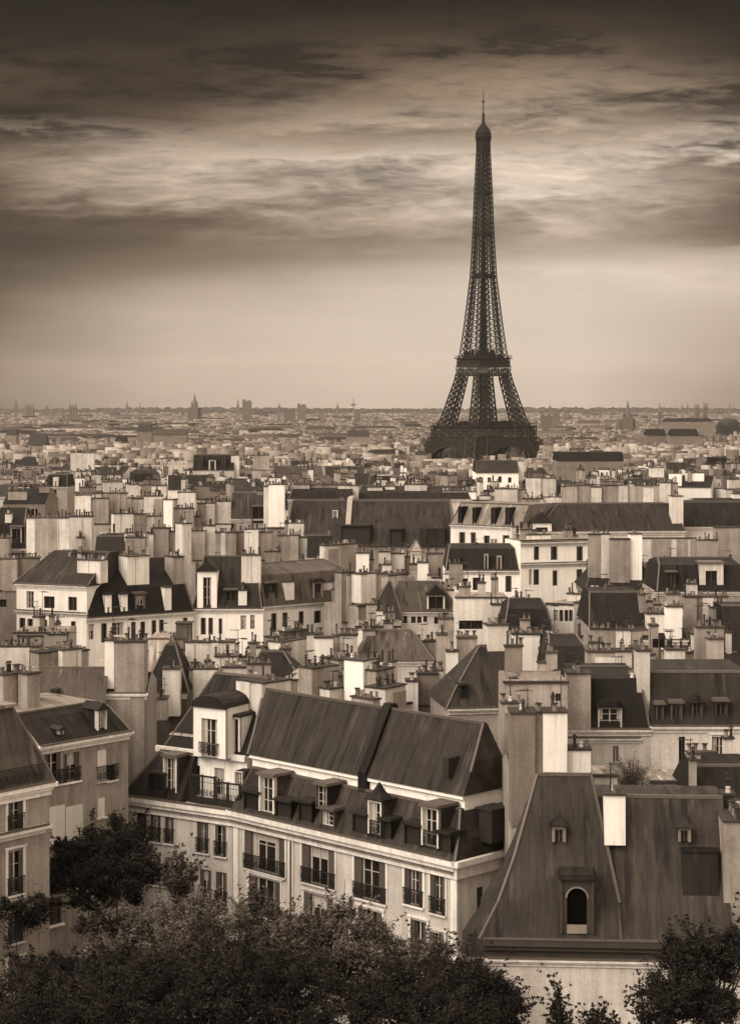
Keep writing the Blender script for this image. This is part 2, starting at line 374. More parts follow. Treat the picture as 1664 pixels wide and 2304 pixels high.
def aerial_mesh(k):
    def mk():
        mb = MB(); r = random.Random(k+70); h = r.uniform(1.1, 2.4); mb.bar((0, 0, 0), (0, 0, h), 0.045, 0, 0.03)
        mb.bar((-.1, 0, h-.1), (.75, 0, h-.1), 0.03)
        for i in range(6): x = -.05+.15*i; l = .34-.035*i; mb.bar((x, -l, h-.1), (x, l, h-.1), 0.022)
        if k % 2: mb.bar((-.3, 0, h-.55), (.3, 0, h-.55), 0.03); mb.bar((0, 0, h*.35), (.25, .1, 0), 0.02)
        return mb.mesh('aerial', ['iron'])
    return cached(('aerial', k), mk)
# ------------------------------------------------------------------ buildings
class Bld:
    def __init__(s, name, label, x0, Y0, x1, Y1, eave, depth=10.0, wall='plaster_light', group=None, cat='building', base=None):
        s.P0 = Vector(((x0-CX)*Y0/F, Y0)); P1 = Vector(((x1-CX)*Y1/F, Y1)); d = P1-s.P0
        s.L = d.length; s.c, s.s = d.x/s.L, d.y/s.L; s.depth = depth; s.wall = wall; s.Ym = (Y0+Y1)/2
        s.g = gz(s.Ym) if base is None else base
        s.root = bpy.data.objects.new(name, None); COL.objects.link(s.root); s.root.empty_display_size = 0.5
        s.root.location = (s.P0.x, s.P0.y, s.g); s.root.rotation_euler = (0, 0, math.atan2(s.s, s.c))
        tag(s.root, label, cat, group)
        s.xm = (x0+x1)/2
        s.ze = s.z(*eave) if isinstance(eave, tuple) else s.z(s.xm, eave)
        s.holes = []; s.rings = []; s.rnd = random.Random(hash(label) % 9973 if False else sum(map(ord, label)))
    def u(s, px, v=0.0):
        k = (px-CX)/F
        return (k*(s.P0.y+v*s.c)-s.P0.x+v*s.s)/(s.c-k*s.s)
    def z(s, px, py, v=0.0):
        Y = s.P0.y+s.u(px, v)*s.s+v*s.c
        return CAMZ-(py-HY)*Y/F-s.g
    # --- walls: front facade split round its window openings
    def walls(s, mat=None, z0=0.0, u0=None, u1=None, v=0.0, ztop=None, depth=None, name='wall', holes=None):
        mat = mat or s.wall; u0 = 0 if u0 is None else u0; u1 = s.L if u1 is None else u1
        zt = s.ze if ztop is None else ztop; dp = s.depth if depth is None else depth
        H = [h for h in (s.holes if holes is None else holes) if h[1] > u0 and h[0] < u1 and h[2] < zt]
        us = sorted(set([u0, u1]+[min(max(a, u0), u1) for h in H for a in h[:2]])); zs = sorted(set([z0, zt]+[min(max(a, z0), zt) for h in H for a in h[2:4]]))
        mb = MB()
        for i in range(len(us)-1):
            for j in range(len(zs)-1):
                cu, cz = (us[i]+us[i+1])/2, (zs[j]+zs[j+1])/2
                if any(h[0] < cu < h[1] and h[2] < cz < h[3] for h in H): continue
                mb.face([(us[i], v, zs[j]), (us[i+1], v, zs[j]), (us[i+1], v, zs[j+1]), (us[i], v, zs[j+1])])
        e = 0.22
        for a, b, c, d in [h[:4] for h in H]:
            d = min(d, zt)
            mb.face([(a,v,c),(b,v,c),(b,v+e,c),(a,v+e,c)]); mb.face([(a,v,d),(a,v+e,d),(b,v+e,d),(b,v,d)])
            mb.face([(a,v,c),(a,v+e,c),(a,v+e,d),(a,v,d)]); mb.face([(b,v,c),(b,v,d),(b,v+e,d),(b,v+e,c)])
        mb.face([(u1,v,z0),(u1,v+dp,z0),(u1,v+dp,zt),(u1,v,zt)]); mb.face([(u1,v+dp,z0),(u0,v+dp,z0),(u0,v+dp,zt),(u1,v+dp,zt)])
        mb.face([(u0,v+dp,z0),(u0,v,z0),(u0,v,zt),(u0,v+dp,zt)]); mb.face([(u0,v,zt),(u1,v,zt),(u1,v+dp,zt),(u0,v+dp,zt)])
        return mb.build(name, [mat], s.root)
    def win(s, x0, x1, y0, y1, style='plain', v=0.0, rail=None, shut=None, parent=None, hole=True, holes=None, sill=True, surround=False):
        a, b = s.u(x0, v), s.u(x1, v); xm = (x0+x1)/2; zt, zb = s.z(xm, y0, v), s.z(xm, y1, v)
        return s.winm(a, b, zb, zt, style, v, rail, shut, parent, hole, holes, sill, surround)
    def winm(s, a, b, zb, zt, style='plain', v=0.0, rail=None, shut=None, parent=None, hole=True, holes=None, sill=True, surround=False):
        w, h = q(b-a), q(zt-zb); m = (a+b)/2; a, b, zt = m-w/2, m+w/2, zb+h
        if hole: (s.holes if holes is None else holes).append((a, b, zb, zt))
        o = link('window', window_mesh(w, h, style, s.rnd.randrange(8)), parent or s.root, (m, v, zb))
        if shut:
            sw = min(0.55, w*(0.24 if shut == 'in' else 0.5))
            for sx in (-1, 1):
                if shut == 'closed': link('shutter', shutter_mesh(w*0.49, h, True), o, (sx*w*0.252, 0.03, 0))
                elif shut == 'out': link('shutter', shutter_mesh(sw, h), o, (sx*(w/2+sw/2+0.01), -0.03, 0))
                else: link('shutter', shutter_mesh(sw, h-0.05), o, (sx*(w/2-sw/2-0.01), 0.04, 0.02))
        if rail: link('railing', railing_mesh(w+0.12, rail), o, (0, -0.10, -0.02))
        if sill or surround:
            mb = MB()
            if sill: mb.box(-w/2-0.12, w/2+0.12, -0.14, -0.003, -0.12, 0.0)
            if surround:
                mb.box(-w/2-0.16, -w/2-0.003, -0.05, -0.003, 0.0, h+0.14); mb.box(w/2+0.003, w/2+0.16, -0.05, -0.003, 0.0, h+0.14)
                mb.box(-w/2-0.22, w/2+0.22, -0.10, -0.003, h+0.14, h+0.26)
            mb.build('window_surround' if surround else 'sill', ['stone'], o)
        return o
    # --- roofs: rings (v, height or (px,py), left inset, right inset)
    def ring(s, r, u0, u1, depth, v0):
        v, h, il, ir = (tuple(r)+(0, 0))[:4]
        z = s.z(h[0], h[1], v) if isinstance(h, tuple) else s.ze+h
        return (u0+il, u1-ir, v0+v, v0+depth-v, z)
    def roof(s, rings, mat='zinc', name='roof', u0=None, u1=None, depth=None, seams=0.0, gable=None, ridge=True, v0=0.0):
        u0 = 0 if u0 is None else u0; u1 = s.L if u1 is None else u1; dp = s.depth if depth is None else depth
        R = [s.ring(r, u0, u1, dp, v0) for r in rings]; mb = MB(); s.rings.append(R)
        mats = [mat, 'lead_edge', gable or mat]
        mb.loft(R, 0, 2)
        if seams:
            for a, b in zip(R[:-1], R[1:]):
                n = int((u1-u0)/seams)
                for i in range(1, n):
                    u = u0+(u1-u0)*i/n
                    if u > max(a[0], b[0])+0.1 and u < min(a[1], b[1])-0.1: mb.bar((u, a[2], a[4]), (u, b[2], b[4]), 0.032, 0)
        if ridge:
            b = R[-1]; mb.bar((b[0], b[2], b[4]), (b[1], b[2], b[4]), 0.16, 1)
            for a, b in zip(R[:-1], R[1:]):
                for k in (0, 1):
                    if abs(a[k]-b[k]) > 0.2: mb.bar((a[k], a[2], a[4]), (b[k], b[2], b[4]), 0.13, 1)
        return mb.build(name, mats, s.root)
    def party(s, px, rings, th=0.4, up=0.35, mat='plaster_mid', name='party_wall', depth=None, v0=0.0, u=None):
        u = s.u(px) if u is None else u; dp = s.depth if depth is None else depth
        R = [s.ring(r[:2], 0, s.L, dp, v0) for r in rings]
        pf = [(r[2]-0.1, r[4]+up) for r in R]+[(r[3]+0.1, r[4]+up) for r in reversed(R)]
        zb = R[0][4]-1.0; pf = [(pf[0][0], zb)]+pf+[(pf[-1][0], zb)]
        mb = MB(); A = [(u-th/2, y, z) for y, z in pf]; B = [(u+th/2, y, z) for y, z in pf]; n = len(pf)
        mb.face(list(reversed(A))); mb.face(B)
        for i in range(n): mb.face([A[i], A[(i+1)%n], B[(i+1)%n], B[i]])
        return mb.build(name, [mat], s.root)
    def cornice(s, h=0.5, out=0.4, mat='stone', u0=None, u1=None, z=None, dent=False, v=0.0, name='cornice', ends=True):
        u0 = 0 if u0 is None else u0; u1 = s.L if u1 is None else u1; z = s.ze if z is None else z; mb = MB()
        e = 0.02 if ends else 0
        mb.box(u0-out*e*20, u1+out*e*20, v-out, v-0.003, z-h*0.3, z+0.02); mb.box(u0-0.02, u1+0.02, v-out*0.7, v-0.003, z-h*0.55, z-h*0.303); mb.box(u0-0.01, u1+0.01, v-out*0.3, v-0.003, z-h, z-h*0.553)
        if dent:
            n = int((u1-u0)/0.17)
            for i in range(n):
                u = u0+(u1-u0)*(i+0.5)/n; mb.box(u-0.04, u+0.04, v-out*0.5, v-out*0.303, z-h*0.76, z-h*0.556, 2)
        mb.box(u0, u1, v-out-0.03, v-out+0.12, z+0.021, z+0.12, 1)
        return mb.build(name, [mat, 'lead_edge', 'plaster_mid'], s.root)
    def stack(s, x0, x1, top, v=2.0, d=0.8, mat='plaster_light', pots=True, base=None, near=True, um=None):
        v = v if abs(v) > 0.06 else -0.07
        a, b = s.u(x0, v), s.u(x1, v)
        if b < a: a, b = b, a
        zt = s.z((x0+x1)/2, top, v)
        zb = s.ze-1.5 if base is None else s.z((x0+x1)/2, base, v)
        return s.stackm(a, b, v, v+d, zb, zt, mat, pots, near)
    def stackm(s, a, b, v0, v1, zb, zt, mat='plaster_light', pots=True, near=True):
        mb = MB(); ph = 0.30 if pots else 0.0; zt2 = zt-ph
        mb.box(a, b, v0, v1, zb, zt2)
        mb.box(a-0.07, b+0.07, v0-0.09, v1+0.07, zt2+0.002, zt2+0.10, 1)
        if b-a > 1.6 and near:                                # flue joints: shallow pilaster strips
            u = a+s.rnd.uniform(.3, 1.4)
            while u < b-0.3:
                w_ = min(s.rnd.uniform(.5, 2.6), b-u-0.05)
                if s.rnd.random() < 0.65: mb.box(u, u+w_, v0-s.rnd.uniform(.03, .09), v0-0.002, zb, zt2-s.rnd.choice([0.01, 0.01, .35]), s.rnd.choice([0, 0, 5]))
                else: mb.box(u, u+0.035, v0-0.012, v0-0.002, zb, zt2-.01, 2)
                u += w_+s.rnd.uniform(.02, 1.2)
        long_v = (v1-v0) > (b-a)
        n = int(max(b-a, v1-v0)/(0.25 if near else 0.40))
        spots = []
        if pots:
            for i in range(max(1, n)):
                if s.rnd.random() < 0.15: continue
                t = (i+0.5)/max(1, n)
                spots.append(((a+b)/2 if long_v else a+(b-a)*t+s.rnd.uniform(-.08, .08), v0+(v1-v0)*t if long_v else (v0+v1)/2+s.rnd.uniform(-.12, .12), s.rnd.choice([0,0,0,0,1,2,2,3,3,4,5,5,5])))
        if not near:
            for x, y, k in spots:
                h, r = [(0.55,0.15),(0.40,0.16),(0.85,0.13),(0.30,0.18),(1.05,0.12),(0.6,0.16)][k]
                mb.box(x-r, x+r, y-r, y+r, zt2+0.16, zt2+0.16+h, 3 if k in (0, 1, 5) else 4)
        o = mb.build('chimney_stack', [mat, 'coping', 'plaster_dark', 'pot', 'pot_dark', {'plaster_white': 'plaster_light', 'plaster_light': 'plaster_mid', 'plaster_mid': 'plaster_light'}.get(mat, mat)], s.root)
        if near:
            for x, y, k in spots: link('chimney_pot', pot_mesh(k), o, (x, y, zt2+0.10), s.rnd.uniform(0, 6))
        if s.Ym < 265 and pots and s.rnd.random() < 0.34:
            link('aerial', aerial_mesh(s.rnd.randrange(4)), o, (a+(b-a)*s.rnd.uniform(.1, .9), v0+(v1-v0)*.7, zt2), s.rnd.uniform(0, 6))
        return o
    def dormer(s, x0, x1, y0, y1, v=0.2, back=2.0, hood='flat', style='plain', front='stone', side='zinc', rail=None, shut=None, fr=0.16):
        zb = s.z((x0+x1)/2, y1, v); vr = [float(np.interp(zb, [r[4] for r in R], [r[2] for r in R])) for R in s.rings if R[0][4]-.3 <= zb < R[-1][4]]
        if vr: v = min(v, min(vr, key=lambda q_: abs(q_-v))+0.02)
        a, b = s.u(x0, v), s.u(x1, v); xm = (x0+x1)/2; zt, zb = s.z(xm, y0, v), s.z(xm, y1, v); w = b-a; m = (a+b)/2; hh = zt-zb
        mb = MB(); hw = w/2
        ow, oh = q(max(0.2, w-2*fr)), q(max(0.3, hh-fr*1.2))
        # cheeks and back, frame round the opening
        mb.face([(-hw,0,0),(-hw,0,hh),(-hw,back,hh),(-hw,back,0)], 1); mb.face([(hw,0,0),(hw,back,0),(hw,back,hh),(hw,0,hh)], 1)
        mb.face([(-hw,0,hh),(hw,0,hh),(hw,back,hh),(-hw,back,hh)], 1)
        for x0_, x1_, z0_, z1_ in ((-hw,-ow/2,0,hh),(ow/2,hw,0,hh),(-ow/2,ow/2,oh,hh)):
            mb.box(x0_, x1_, -0.04, 0.22, z0_, z1_, 0)
        o = mb.build('dormer', [front, side], s.root, (m, v, zb))
        if style == 'box':
            k = MB(); k.face([(-ow/2,0.1,0),(ow/2,0.1,0),(ow/2,0.1,oh),(-ow/2,0.1,oh)]); k.build('vent_panel', ['black_paint'], o)
        else:
            wo = link('window', window_mesh(ow, oh, style, s.rnd.randrange(8)), o, (0, -0.02, 0))
        if rail: link('railing', railing_mesh(w+0.05, rail), o, (0, -0.16, 0))
        k = MB()
        if hood == 'flat': k.box(-hw-0.12, hw+0.12, -0.22, back, hh+0.003, hh+0.10); k.box(-hw-0.06, hw+0.06, -0.12, back, hh+0.1, hh+0.17)
        elif hood == 'gable':
            for y_ in (0,):
                p = [(-hw-0.14, hh), (hw+0.14, hh), (0, hh+w*0.55)]
                k.face([(p[0][0],-0.2,p[0][1]),(p[1][0],-0.2,p[1][1]),(p[2][0],-0.2,p[2][1])])
                k.face([(p[1][0],-0.2,p[1][1]),(p[1][0],back,p[1][1]),(p[2][0],back,p[2][1]),(p[2][0],-0.2,p[2][1])]); k.face([(p[0][0],back,p[0][1]),(p[0][0],-0.2,p[0][1]),(p[2][0],-0.2,p[2][1]),(p[2][0],back,p[2][1])])
                k.box(-hw-0.16, hw+0.16, -0.24, 0, hh-0.06, hh-0.003)
        elif hood == 'pyramid':
            k.box(-hw-0.14, hw+0.14, -0.2, hw*1.6, hh+0.002, hh+0.06)
            r0 = [(-hw-0.1, -0.16), (hw+0.1, -0.16), (hw+0.1, hw*1.6), (-hw-0.1, hw*1.6)]; ap = (0, hw*0.7); H = w*0.95
            mid = [((x+0*ap[0])*0.5, ap[1]+(y-ap[1])*0.5) for x, y in r0]
            for i in range(4):
                j = (i+1) % 4
                k.face([(*r0[i], hh+0.06), (*r0[j], hh+0.06), (*mid[j], hh+0.06+H*0.36), (*mid[i], hh+0.06+H*0.36)])
                k.face([(*mid[i], hh+0.06+H*0.36), (*mid[j], hh+0.06+H*0.36), (*ap, hh+H)])
        elif hood == 'arch':
            n = 8
            for i in range(n):
                a0, a1 = math.pi*i/n, math.pi*(i+1)/n
                P = lambda t_, y: (-(hw+0.1)*math.cos(t_), y, hh+w*0.28*math.sin(t_))
                k.face([P(a0,-0.15), P(a1,-0.15), P(a1,back), P(a0,back)]); k.face([P(a0,-0.15), P(a1,-0.15), (0,-0.15,hh)])
            k.box(-hw-0.12, hw+0.12, -0.2, 0, hh-0.05, hh-0.002)
        if hood: k.build('hood', ['black_paint' if style == 'box' else 'lead_edge' if hood == 'flat' else 'zinc_dark'], o)
        return o

def blk(label, x0, x1, Y, eave, depth=10, roof=('gable', 2.5), stacks=(), wins=(), dY=0.0, wall='plaster_light', rmat='zinc', name='apartment_building', dorm=(), corn=True, seams=0.0, gable=None, clutter=True):
    """A house of the middle distance: facade from pixel column x0 to x1 at depth Y."""
    if roof[0] == 'flat': depth = min(depth, 5.0)
    b = Bld(name, label, x0, Y-dY/2, x1, Y+dY/2, eave, depth, wall)
    for wd in wins: b.win(*wd[:4], **(wd[4] if len(wd) > 4 else dict(style='dark', sill=False)))
    b.walls()
    k = roof[0]
    if k == 'gable': b.roof([(-0.2, 0.0), (depth*0.45, roof[1])], rmat, gable=gable or wall, seams=seams)
    elif k == 'mans': b.roof([(-0.2, 0.0, 0.1, 0.1), (0.9, roof[1], 0.5, 0.5), (depth*0.45, roof[1]+roof[2], 0.8, 0.8)], rmat, gable=gable, seams=seams)
    elif k == 'hip': b.roof([(-0.3, 0.0, -0.2, -0.2), (depth*0.42, roof[1], roof[2], roof[3] if len(roof) > 3 else roof[2])], rmat, seams=seams)
    elif k == 'steep': b.roof([(-0.2, 0.0, 0, 0), (roof[2], roof[1], roof[3] if len(roof) > 3 else 0, roof[4] if len(roof) > 4 else 0)], rmat, gable=gable or rmat, seams=seams)
    elif k == 'flat':
        mb = MB(); mb.box(-0.08, b.L+0.08, -0.1, 0.2, b.ze+0.002, b.ze+0.14); mb.box(0, b.L, 0.203, depth, b.ze+0.004, b.ze+0.05, 1); mb.build('parapet', ['coping', 'zinc_pale'], b.root)
    if corn and k != 'flat': b.cornice(0.4, 0.25)
    for st in stacks:
        b.stack(*st[:3], **(dict(zip(('v', 'd', 'mat', 'pots', 'base'), st[3:]))))
    for dm in dorm: b.dormer(*dm[:4], **(dm[4] if len(dm) > 4 else {}))
    if clutter and stacks:
        for i in range(int(b.L/1.5)+1):
            w_ = b.rnd.uniform(.35, 1.1); a = b.rnd.uniform(.1, max(.2, b.L-w_-.1)); v = b.rnd.uniform(depth*.3, depth)
            b.stackm(a, a+w_, v, v+b.rnd.uniform(.4, .7), b.ze-1, b.ze+b.rnd.uniform(.5, 1.9)+(1.2 if k != 'flat' else 0), b.rnd.choice(['plaster_light', 'plaster_mid', 'plaster_mid', 'plaster_grey']), True, b.Ym < 172)
    return b
# ================================================================== near row
def corner_house():
    b = Bld('corner_house', 'long cream corner house with dark zinc double mansard roof above the trees', 526, 116.2, 1029, 103.0, (1029, 1936), 11.0)
    S = dict(rail=0.95, shut='in', surround=True)
    for x0, x1, y0, y1 in ((551,641,1874,1963),(680,753,1904,1992),(797,868,1931,2026),(910,951,1955,2037),(968,1001,1966,2056)):
        b.win(x0, x1, y0, y1, 'french', **S)
    for x0, x1, y0, y1 in ((561,631,1977,2062),(684,751,2014,2096),(806,860,2048,2130),(924,960,2072,2150),(966,998,2100,2190)):
        b.win(x0, x1, y0, y1, 'tall', rail=0.9, shut='in', surround=True)
    for x0, x1 in ((561,631),(684,751),(806,860),(924,998)):
        y = np.interp((x0+x1)/2, [561, 998], [2085, 2225]); b.win(x0, x1, y, y+85, 'tall', rail=0.9)
    b.walls()
    b.cornice(1.05, 0.5, dent=True); b.cornice(0.3, 0.18, z=b.z(1000, 1984), name='string_course', u0=0.02, u1=b.L-0.02) if False else None
    for px in (529, 655, 1040):                                # flat pilaster strips
        u = min(max(b.u(px), 0.25), b.L-0.25); mb = MB(); mb.box(u-0.22, u+0.22, -0.07, -0.003, 0, b.ze-1.06); mb.build('pilaster', ['stone'], b.root)
    u = b.u(641)+0.6; mb = MB(); mb.tube([(u, -0.1, 0), (u, -0.1, b.ze-1.1)], [0.06, 0.06], 8); mb.build('drainpipe', ['lead_edge'], b.root)
    # lower mansard, pale attic band, tall upper roof
    low = [(-0.4, 0.02, 0.1, -0.15), (0.35, 1.2, 0.25, 0.25), (1.1, (800, 1773), 0.6, 0.8)]
    b.roof(low, 'zinc', 'lower_roof', seams=0.66, depth=8.6)
    zb, zt = b.z(800, 1775, 1.4), b.z(800, 1744, 1.4)
    mb = MB(); mb.box(0.15, b.L-0.75, 1.42, 5.6, zb-0.4, zt); mb.box(0.1, b.L-0.7, 1.2, 1.417, zt-0.16, zt+0.03); mb.build('attic_wall', ['plaster_white'], b.root)
    up = [(1.12, (800, 1745), 0.05, 0.6), (1.9, (800, 1690), -0.25, 0.72), (3.3, (800, 1582), -0.85, 1.0)]
    b.roof(up, 'zinc', 'upper_roof', seams=0.66, depth=6.9)
    b.party(785, up, 0.62, 0.30, 'slate', 'fire_wall', depth=6.9)
    b.stackm(b.u(800, 3.3)-1.0, b.u(800, 3.3)+0.9, 3.9, 4.5, b.ze+6, b.z(760, 1555, 3.6), 'plaster_mid')
    b.stack(531, 592, 1524, 3.0, 2.4, 'plaster_light')
    mb = MB(); u = b.u(1010, 1.6); mb.box(u-0.22, u+0.22, 1.3, 2.5, b.z(1010, 1745, 1.6), b.z(1010, 1703, 1.6)); mb.build('roof_hatch', ['black_paint'], b.root)
    D = dict(back=1.6)
    b.dormer(583, 617, 1745, 1828, -0.3, hood='flat', style='french', fr=0.1, **D)
    b.dormer(711, 737, 1767, 1822, -0.1, hood='flat', style='plain', fr=0.06, side='zinc_dark', front='shutter', **D)
    b.dormer(721, 752, 1822, 1858, -0.32, hood='flat', style='plain', fr=0.06, side='zinc_dark', front='shutter', back=1.0)
    b.dormer(828, 858, 1800, 1878, -0.3, hood='pyramid', style='french', fr=0.1, **D)
    b.dormer(948, 986, 1816, 1905, -0.3, hood='flat', style='french', fr=0.1, **D)
    for x0, x1, y0, y1 in ((549,583,1783,1823),(620,655,1803,1840),(672,702,1806,1848),(793,826,1832,1872),(856,880,1846,1885),(909,946,1857,1900),(982,1014,1876,1916)):
        b.dormer(x0, x1, y0, y1, -0.3, back=1.2, hood='flat', style='box', fr=0.08, front='black_paint', side='black_paint')
    for x0, x1, y in ((824,864,1884),(946,990,1908)):
        a, c = b.u(x0, -0.3), b.u(x1, -0.3); link('railing', railing_mesh(c-a, 0.95), b.root, ((a+c)/2, -0.28, b.z((x0+x1)/2, y, -0.3)))
    # dark dormer and slit window on the short end towards the right
    z = b.ze; mb = MB(); mb.box(b.L-0.2, b.L+0.75, 2.0, 3.4, z+0.7, z+2.5); mb.box(b.L-0.4, b.L+0.85, 1.9, 3.5, z+2.503, z+2.62); mb.build('side_dormer', ['black_paint'], b.root)
    mb = MB(); mb.box(b.L+0.003, b.L+0.05, 1.6, 2.0, z-4.2, z-1.8); mb.build('slit_window', ['pane'], b.root)
    mb = MB(); mb.box(b.L-0.02, b.L+0.45, -0.5, b.depth, z-0.3, z+0.015); mb.box(b.L+0.003, b.L+0.2, -0.3, b.depth, z-1.0, z-0.303); mb.build('end_cornice', ['stone'], b.root)
corner_house()

def terrace_house():
    b = Bld('terrace_house', 'cream house with black terrace railings and a tall white dormer left of the corner house', 280, 121.0, 524, 116.35, (524, 1822), 9.0)
    for x0, x1, y0, y1 in ((338,362,1831,1893),(371,391,1834,1897),(443,469,1850,1918),(484,509,1858,1926)): b.win(x0, x1, y0, y1, 'french', rail=0.95, shut='in')
    for x0, x1, y0, y1 in ((338,362,1925,1990),(371,391,1928,1994),(450,475,1957,2030),(486,510,1962,2036)): b.win(x0, x1, y0, y1, 'tall', rail=0.9, shut='in')
    b.win(305, 329, 1816, 1888, 'dark')
    b.walls(); b.cornice(1.0, 0.45, dent=True)
    b.roof([(-0.35, 0.02, 0.0, 3.9), (1.3, (400, 1692), 2.0, 3.9)], 'zinc_dark', 'lower_roof', seams=0.7)
    # set-back attic wall with its terrace
    a, L = b.u(418, 1.5), b.L; zt = b.z(470, 1694, 1.5); hs = []
    b.win(429, 450, 1722, 1788, 'french', v=1.5, holes=hs); b.win(482, 505, 1728, 1790, 'french', v=1.5, holes=hs); b.win(522, 535, 1736, 1765, 'dark', v=1.5, holes=hs) if False else None
    b.walls('plaster_white', b.ze, a, L, 1.5, zt, 5, 'attic_wall', hs)
    mb = MB(); mb.box(b.u(352, 1.35), L, 1.22, 1.45, zt-0.25, zt+0.12); mb.build('attic_band', ['stone'], b.root)
    for x0, x1, y0, h in ((336,372,1788,1.5),(428,484,1800,1.75),(486,540,1806,1.5)):
        u0, u1 = b.u(x0, -0.2), b.u(x1, -0.2); z = b.ze+0.15
        link('terrace_railing', railing_mesh(u1-u0, h), b.root, ((u0+u1)/2, -0.2, z))
        mb = MB()
        for u in (u0, (u0+u1)/2, u1): mb.box(u-0.05, u+0.05, -0.26, -0.16, z, z+h+0.1)
        mb.box(u0, u1, -0.24, -0.2, z, z+0.45); mb.box(u0, u1, -0.25, -0.17, z+h-0.05, z+h+0.06); mb.build('railing_post', ['black_paint'], b.root)
    b.dormer(368, 398, 1703, 1782, 0.2, back=1.6, hood='flat', style='french', fr=0.08)
    b.dormer(340, 368, 1742, 1782, 0.1, back=1.2, hood='flat', style='box', front='black_paint', side='black_paint')
    # upper roof and the tall white dormer
    b.roof([(1.6, (400, 1680), 2.1, 0.1), (4.4, (470, 1512), 4.1, 0.1)], 'slate', 'upper_roof', seams=0.8)
    mb = MB(); u0, u1 = b.u(368, 1.5), b.u(432, 1.5); mb.face([(u0+.1,1.9,b.z(400,1655,1.9)),(u1,1.9,b.z(400,1655,1.9)),(u1,2.9,b.z(400,1622,2.9)),(u0+.8,2.9,b.z(400,1622,2.9))]); mb.build('skylight', ['zinc_pale'], b.root)
    o = b.dormer(436, 508, 1590, 1704, 0.7, back=3.5, hood='arch', style='french', front='plaster_white', side='plaster_white', fr=0.65)
    link('railing', railing_mesh(1.5, 0.7), o, (0, -0.14, 0.25))
    mb = MB(); mb.box(-0.25, 0.2, 0.6, 1.0, b.z(470,1604,.7)-b.z(470,1704,.7), b.z(470,1565,.7)-b.z(470,1704,.7)); mb.build('finial', ['coping'], o)
    b.dormer(512, 540, 1612, 1690, 1.6, back=2.5, hood='flat', style='box', front='plaster_white', side='plaster_white', fr=0.12)
    b.dormer(528, 546, 1735, 1768, 0.9, back=1.0, hood=None, style='plain', fr=0.05)
terrace_house()

def left_house():
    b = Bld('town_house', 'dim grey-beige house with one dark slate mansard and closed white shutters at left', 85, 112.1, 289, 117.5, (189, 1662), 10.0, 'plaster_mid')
    b.win(100, 137, 1695, 1766, 'french', rail=0.9, shut='in'); b.win(143, 179, 1693, 1758, 'french', rail=0.9, shut='in')
    b.win(220, 239, 1688, 1756, 'tall', rail=0.0, shut='closed'); b.win(241, 261, 1720, 1755, 'dark')
    for x0, x1 in ((109,147),(149,187)): b.win(x0, x1, 1812, 1896, 'plain', shut='closed')
    b.win(221, 236, 1794, 1838, 'plain', shut='closed'); b.win(112, 140, 2018, 2080, 'dark')
    b.win(230, 252, 1900, 1960, 'dark'); b.win(150, 180, 1935, 2000, 'french')
    b.walls(); b.cornice(0.5, 0.4)
    u0, u1 = b.u(220), b.u(261); link('railing', railing_mesh(u1-u0+.2, 1.0), b.root, ((u0+u1)/2, -0.12, b.z(240, 1757)))
    b.roof([(-0.3, 0.0, 0, 0), (1.6, (189, 1600), 0, 0.2), (2.4, (189, 1583), 0, 0.4)], 'slate', 'roof', seams=0.8, gable='plaster_mid')
    b.roof([(2.3, (189, 1583), 0, 0.4), (5.0, (150, 1560), 0, 1.4)], 'zinc_pale', 'top_roof', v0=0, ridge=False)
    b.dormer(219, 240, 1595, 1642, 0.15, back=1.5, hood='gable', style='french', fr=0.1); b.dormer(133, 143, 1640, 1652, 0.1, back=0.9, hood='gable', style='box', fr=0.08)
    b.stack(62, 90, 1506, 3.0, 0.9, 'plaster_mid', True); b.stack(8, 64, 1506, 4.2, 1.0, 'plaster_mid', True)
left_house()
def edge_house():
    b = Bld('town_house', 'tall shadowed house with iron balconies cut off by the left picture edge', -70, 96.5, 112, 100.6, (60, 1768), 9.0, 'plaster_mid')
    for y0, y1 in ((1804,1870),(1914,2012),(2030,2120),(2160,2228)): b.win(18, 52, y0, y1, 'french', rail=0.95, shut='in', surround=True)
    for y0, y1 in ((1914,2012),(2160,2228)): b.win(-38, -8, y0, y1, 'french', rail=0.95, shut='in')
    b.walls(); b.cornice(0.7, 0.5); b.cornice(0.45, 0.55, z=b.z(60, 1862), name='balcony_ledge', u1=b.u(98))
    b.cornice(0.3, 0.3, z=b.z(60, 2030), name='string_course', u1=b.u(84))
    b.roof([(-0.35, 0.02, 0, -0.05), (0.5, (40, 1700), 0, 0.3), (1.3, (40, 1588), 0, 1.5)], 'zinc_grey', 'roof', seams=0.9)
    mb = MB(); a, c = b.u(40, 1.2), b.u(88, 1.2); 
    mb.box(-0.1, b.L-1.3, 1.1, 8, b.z(30, 1590, 1.2), b.z(30, 1583, 1.2)); mb.build('flat_roof', ['zinc_pale'], b.root)
    link('railing', railing_mesh(b.u(92)-b.u(-20), 0.9), b.root, ((b.u(92)+b.u(-20))/2, -0.3, b.z(40, 1762)))
edge_house()

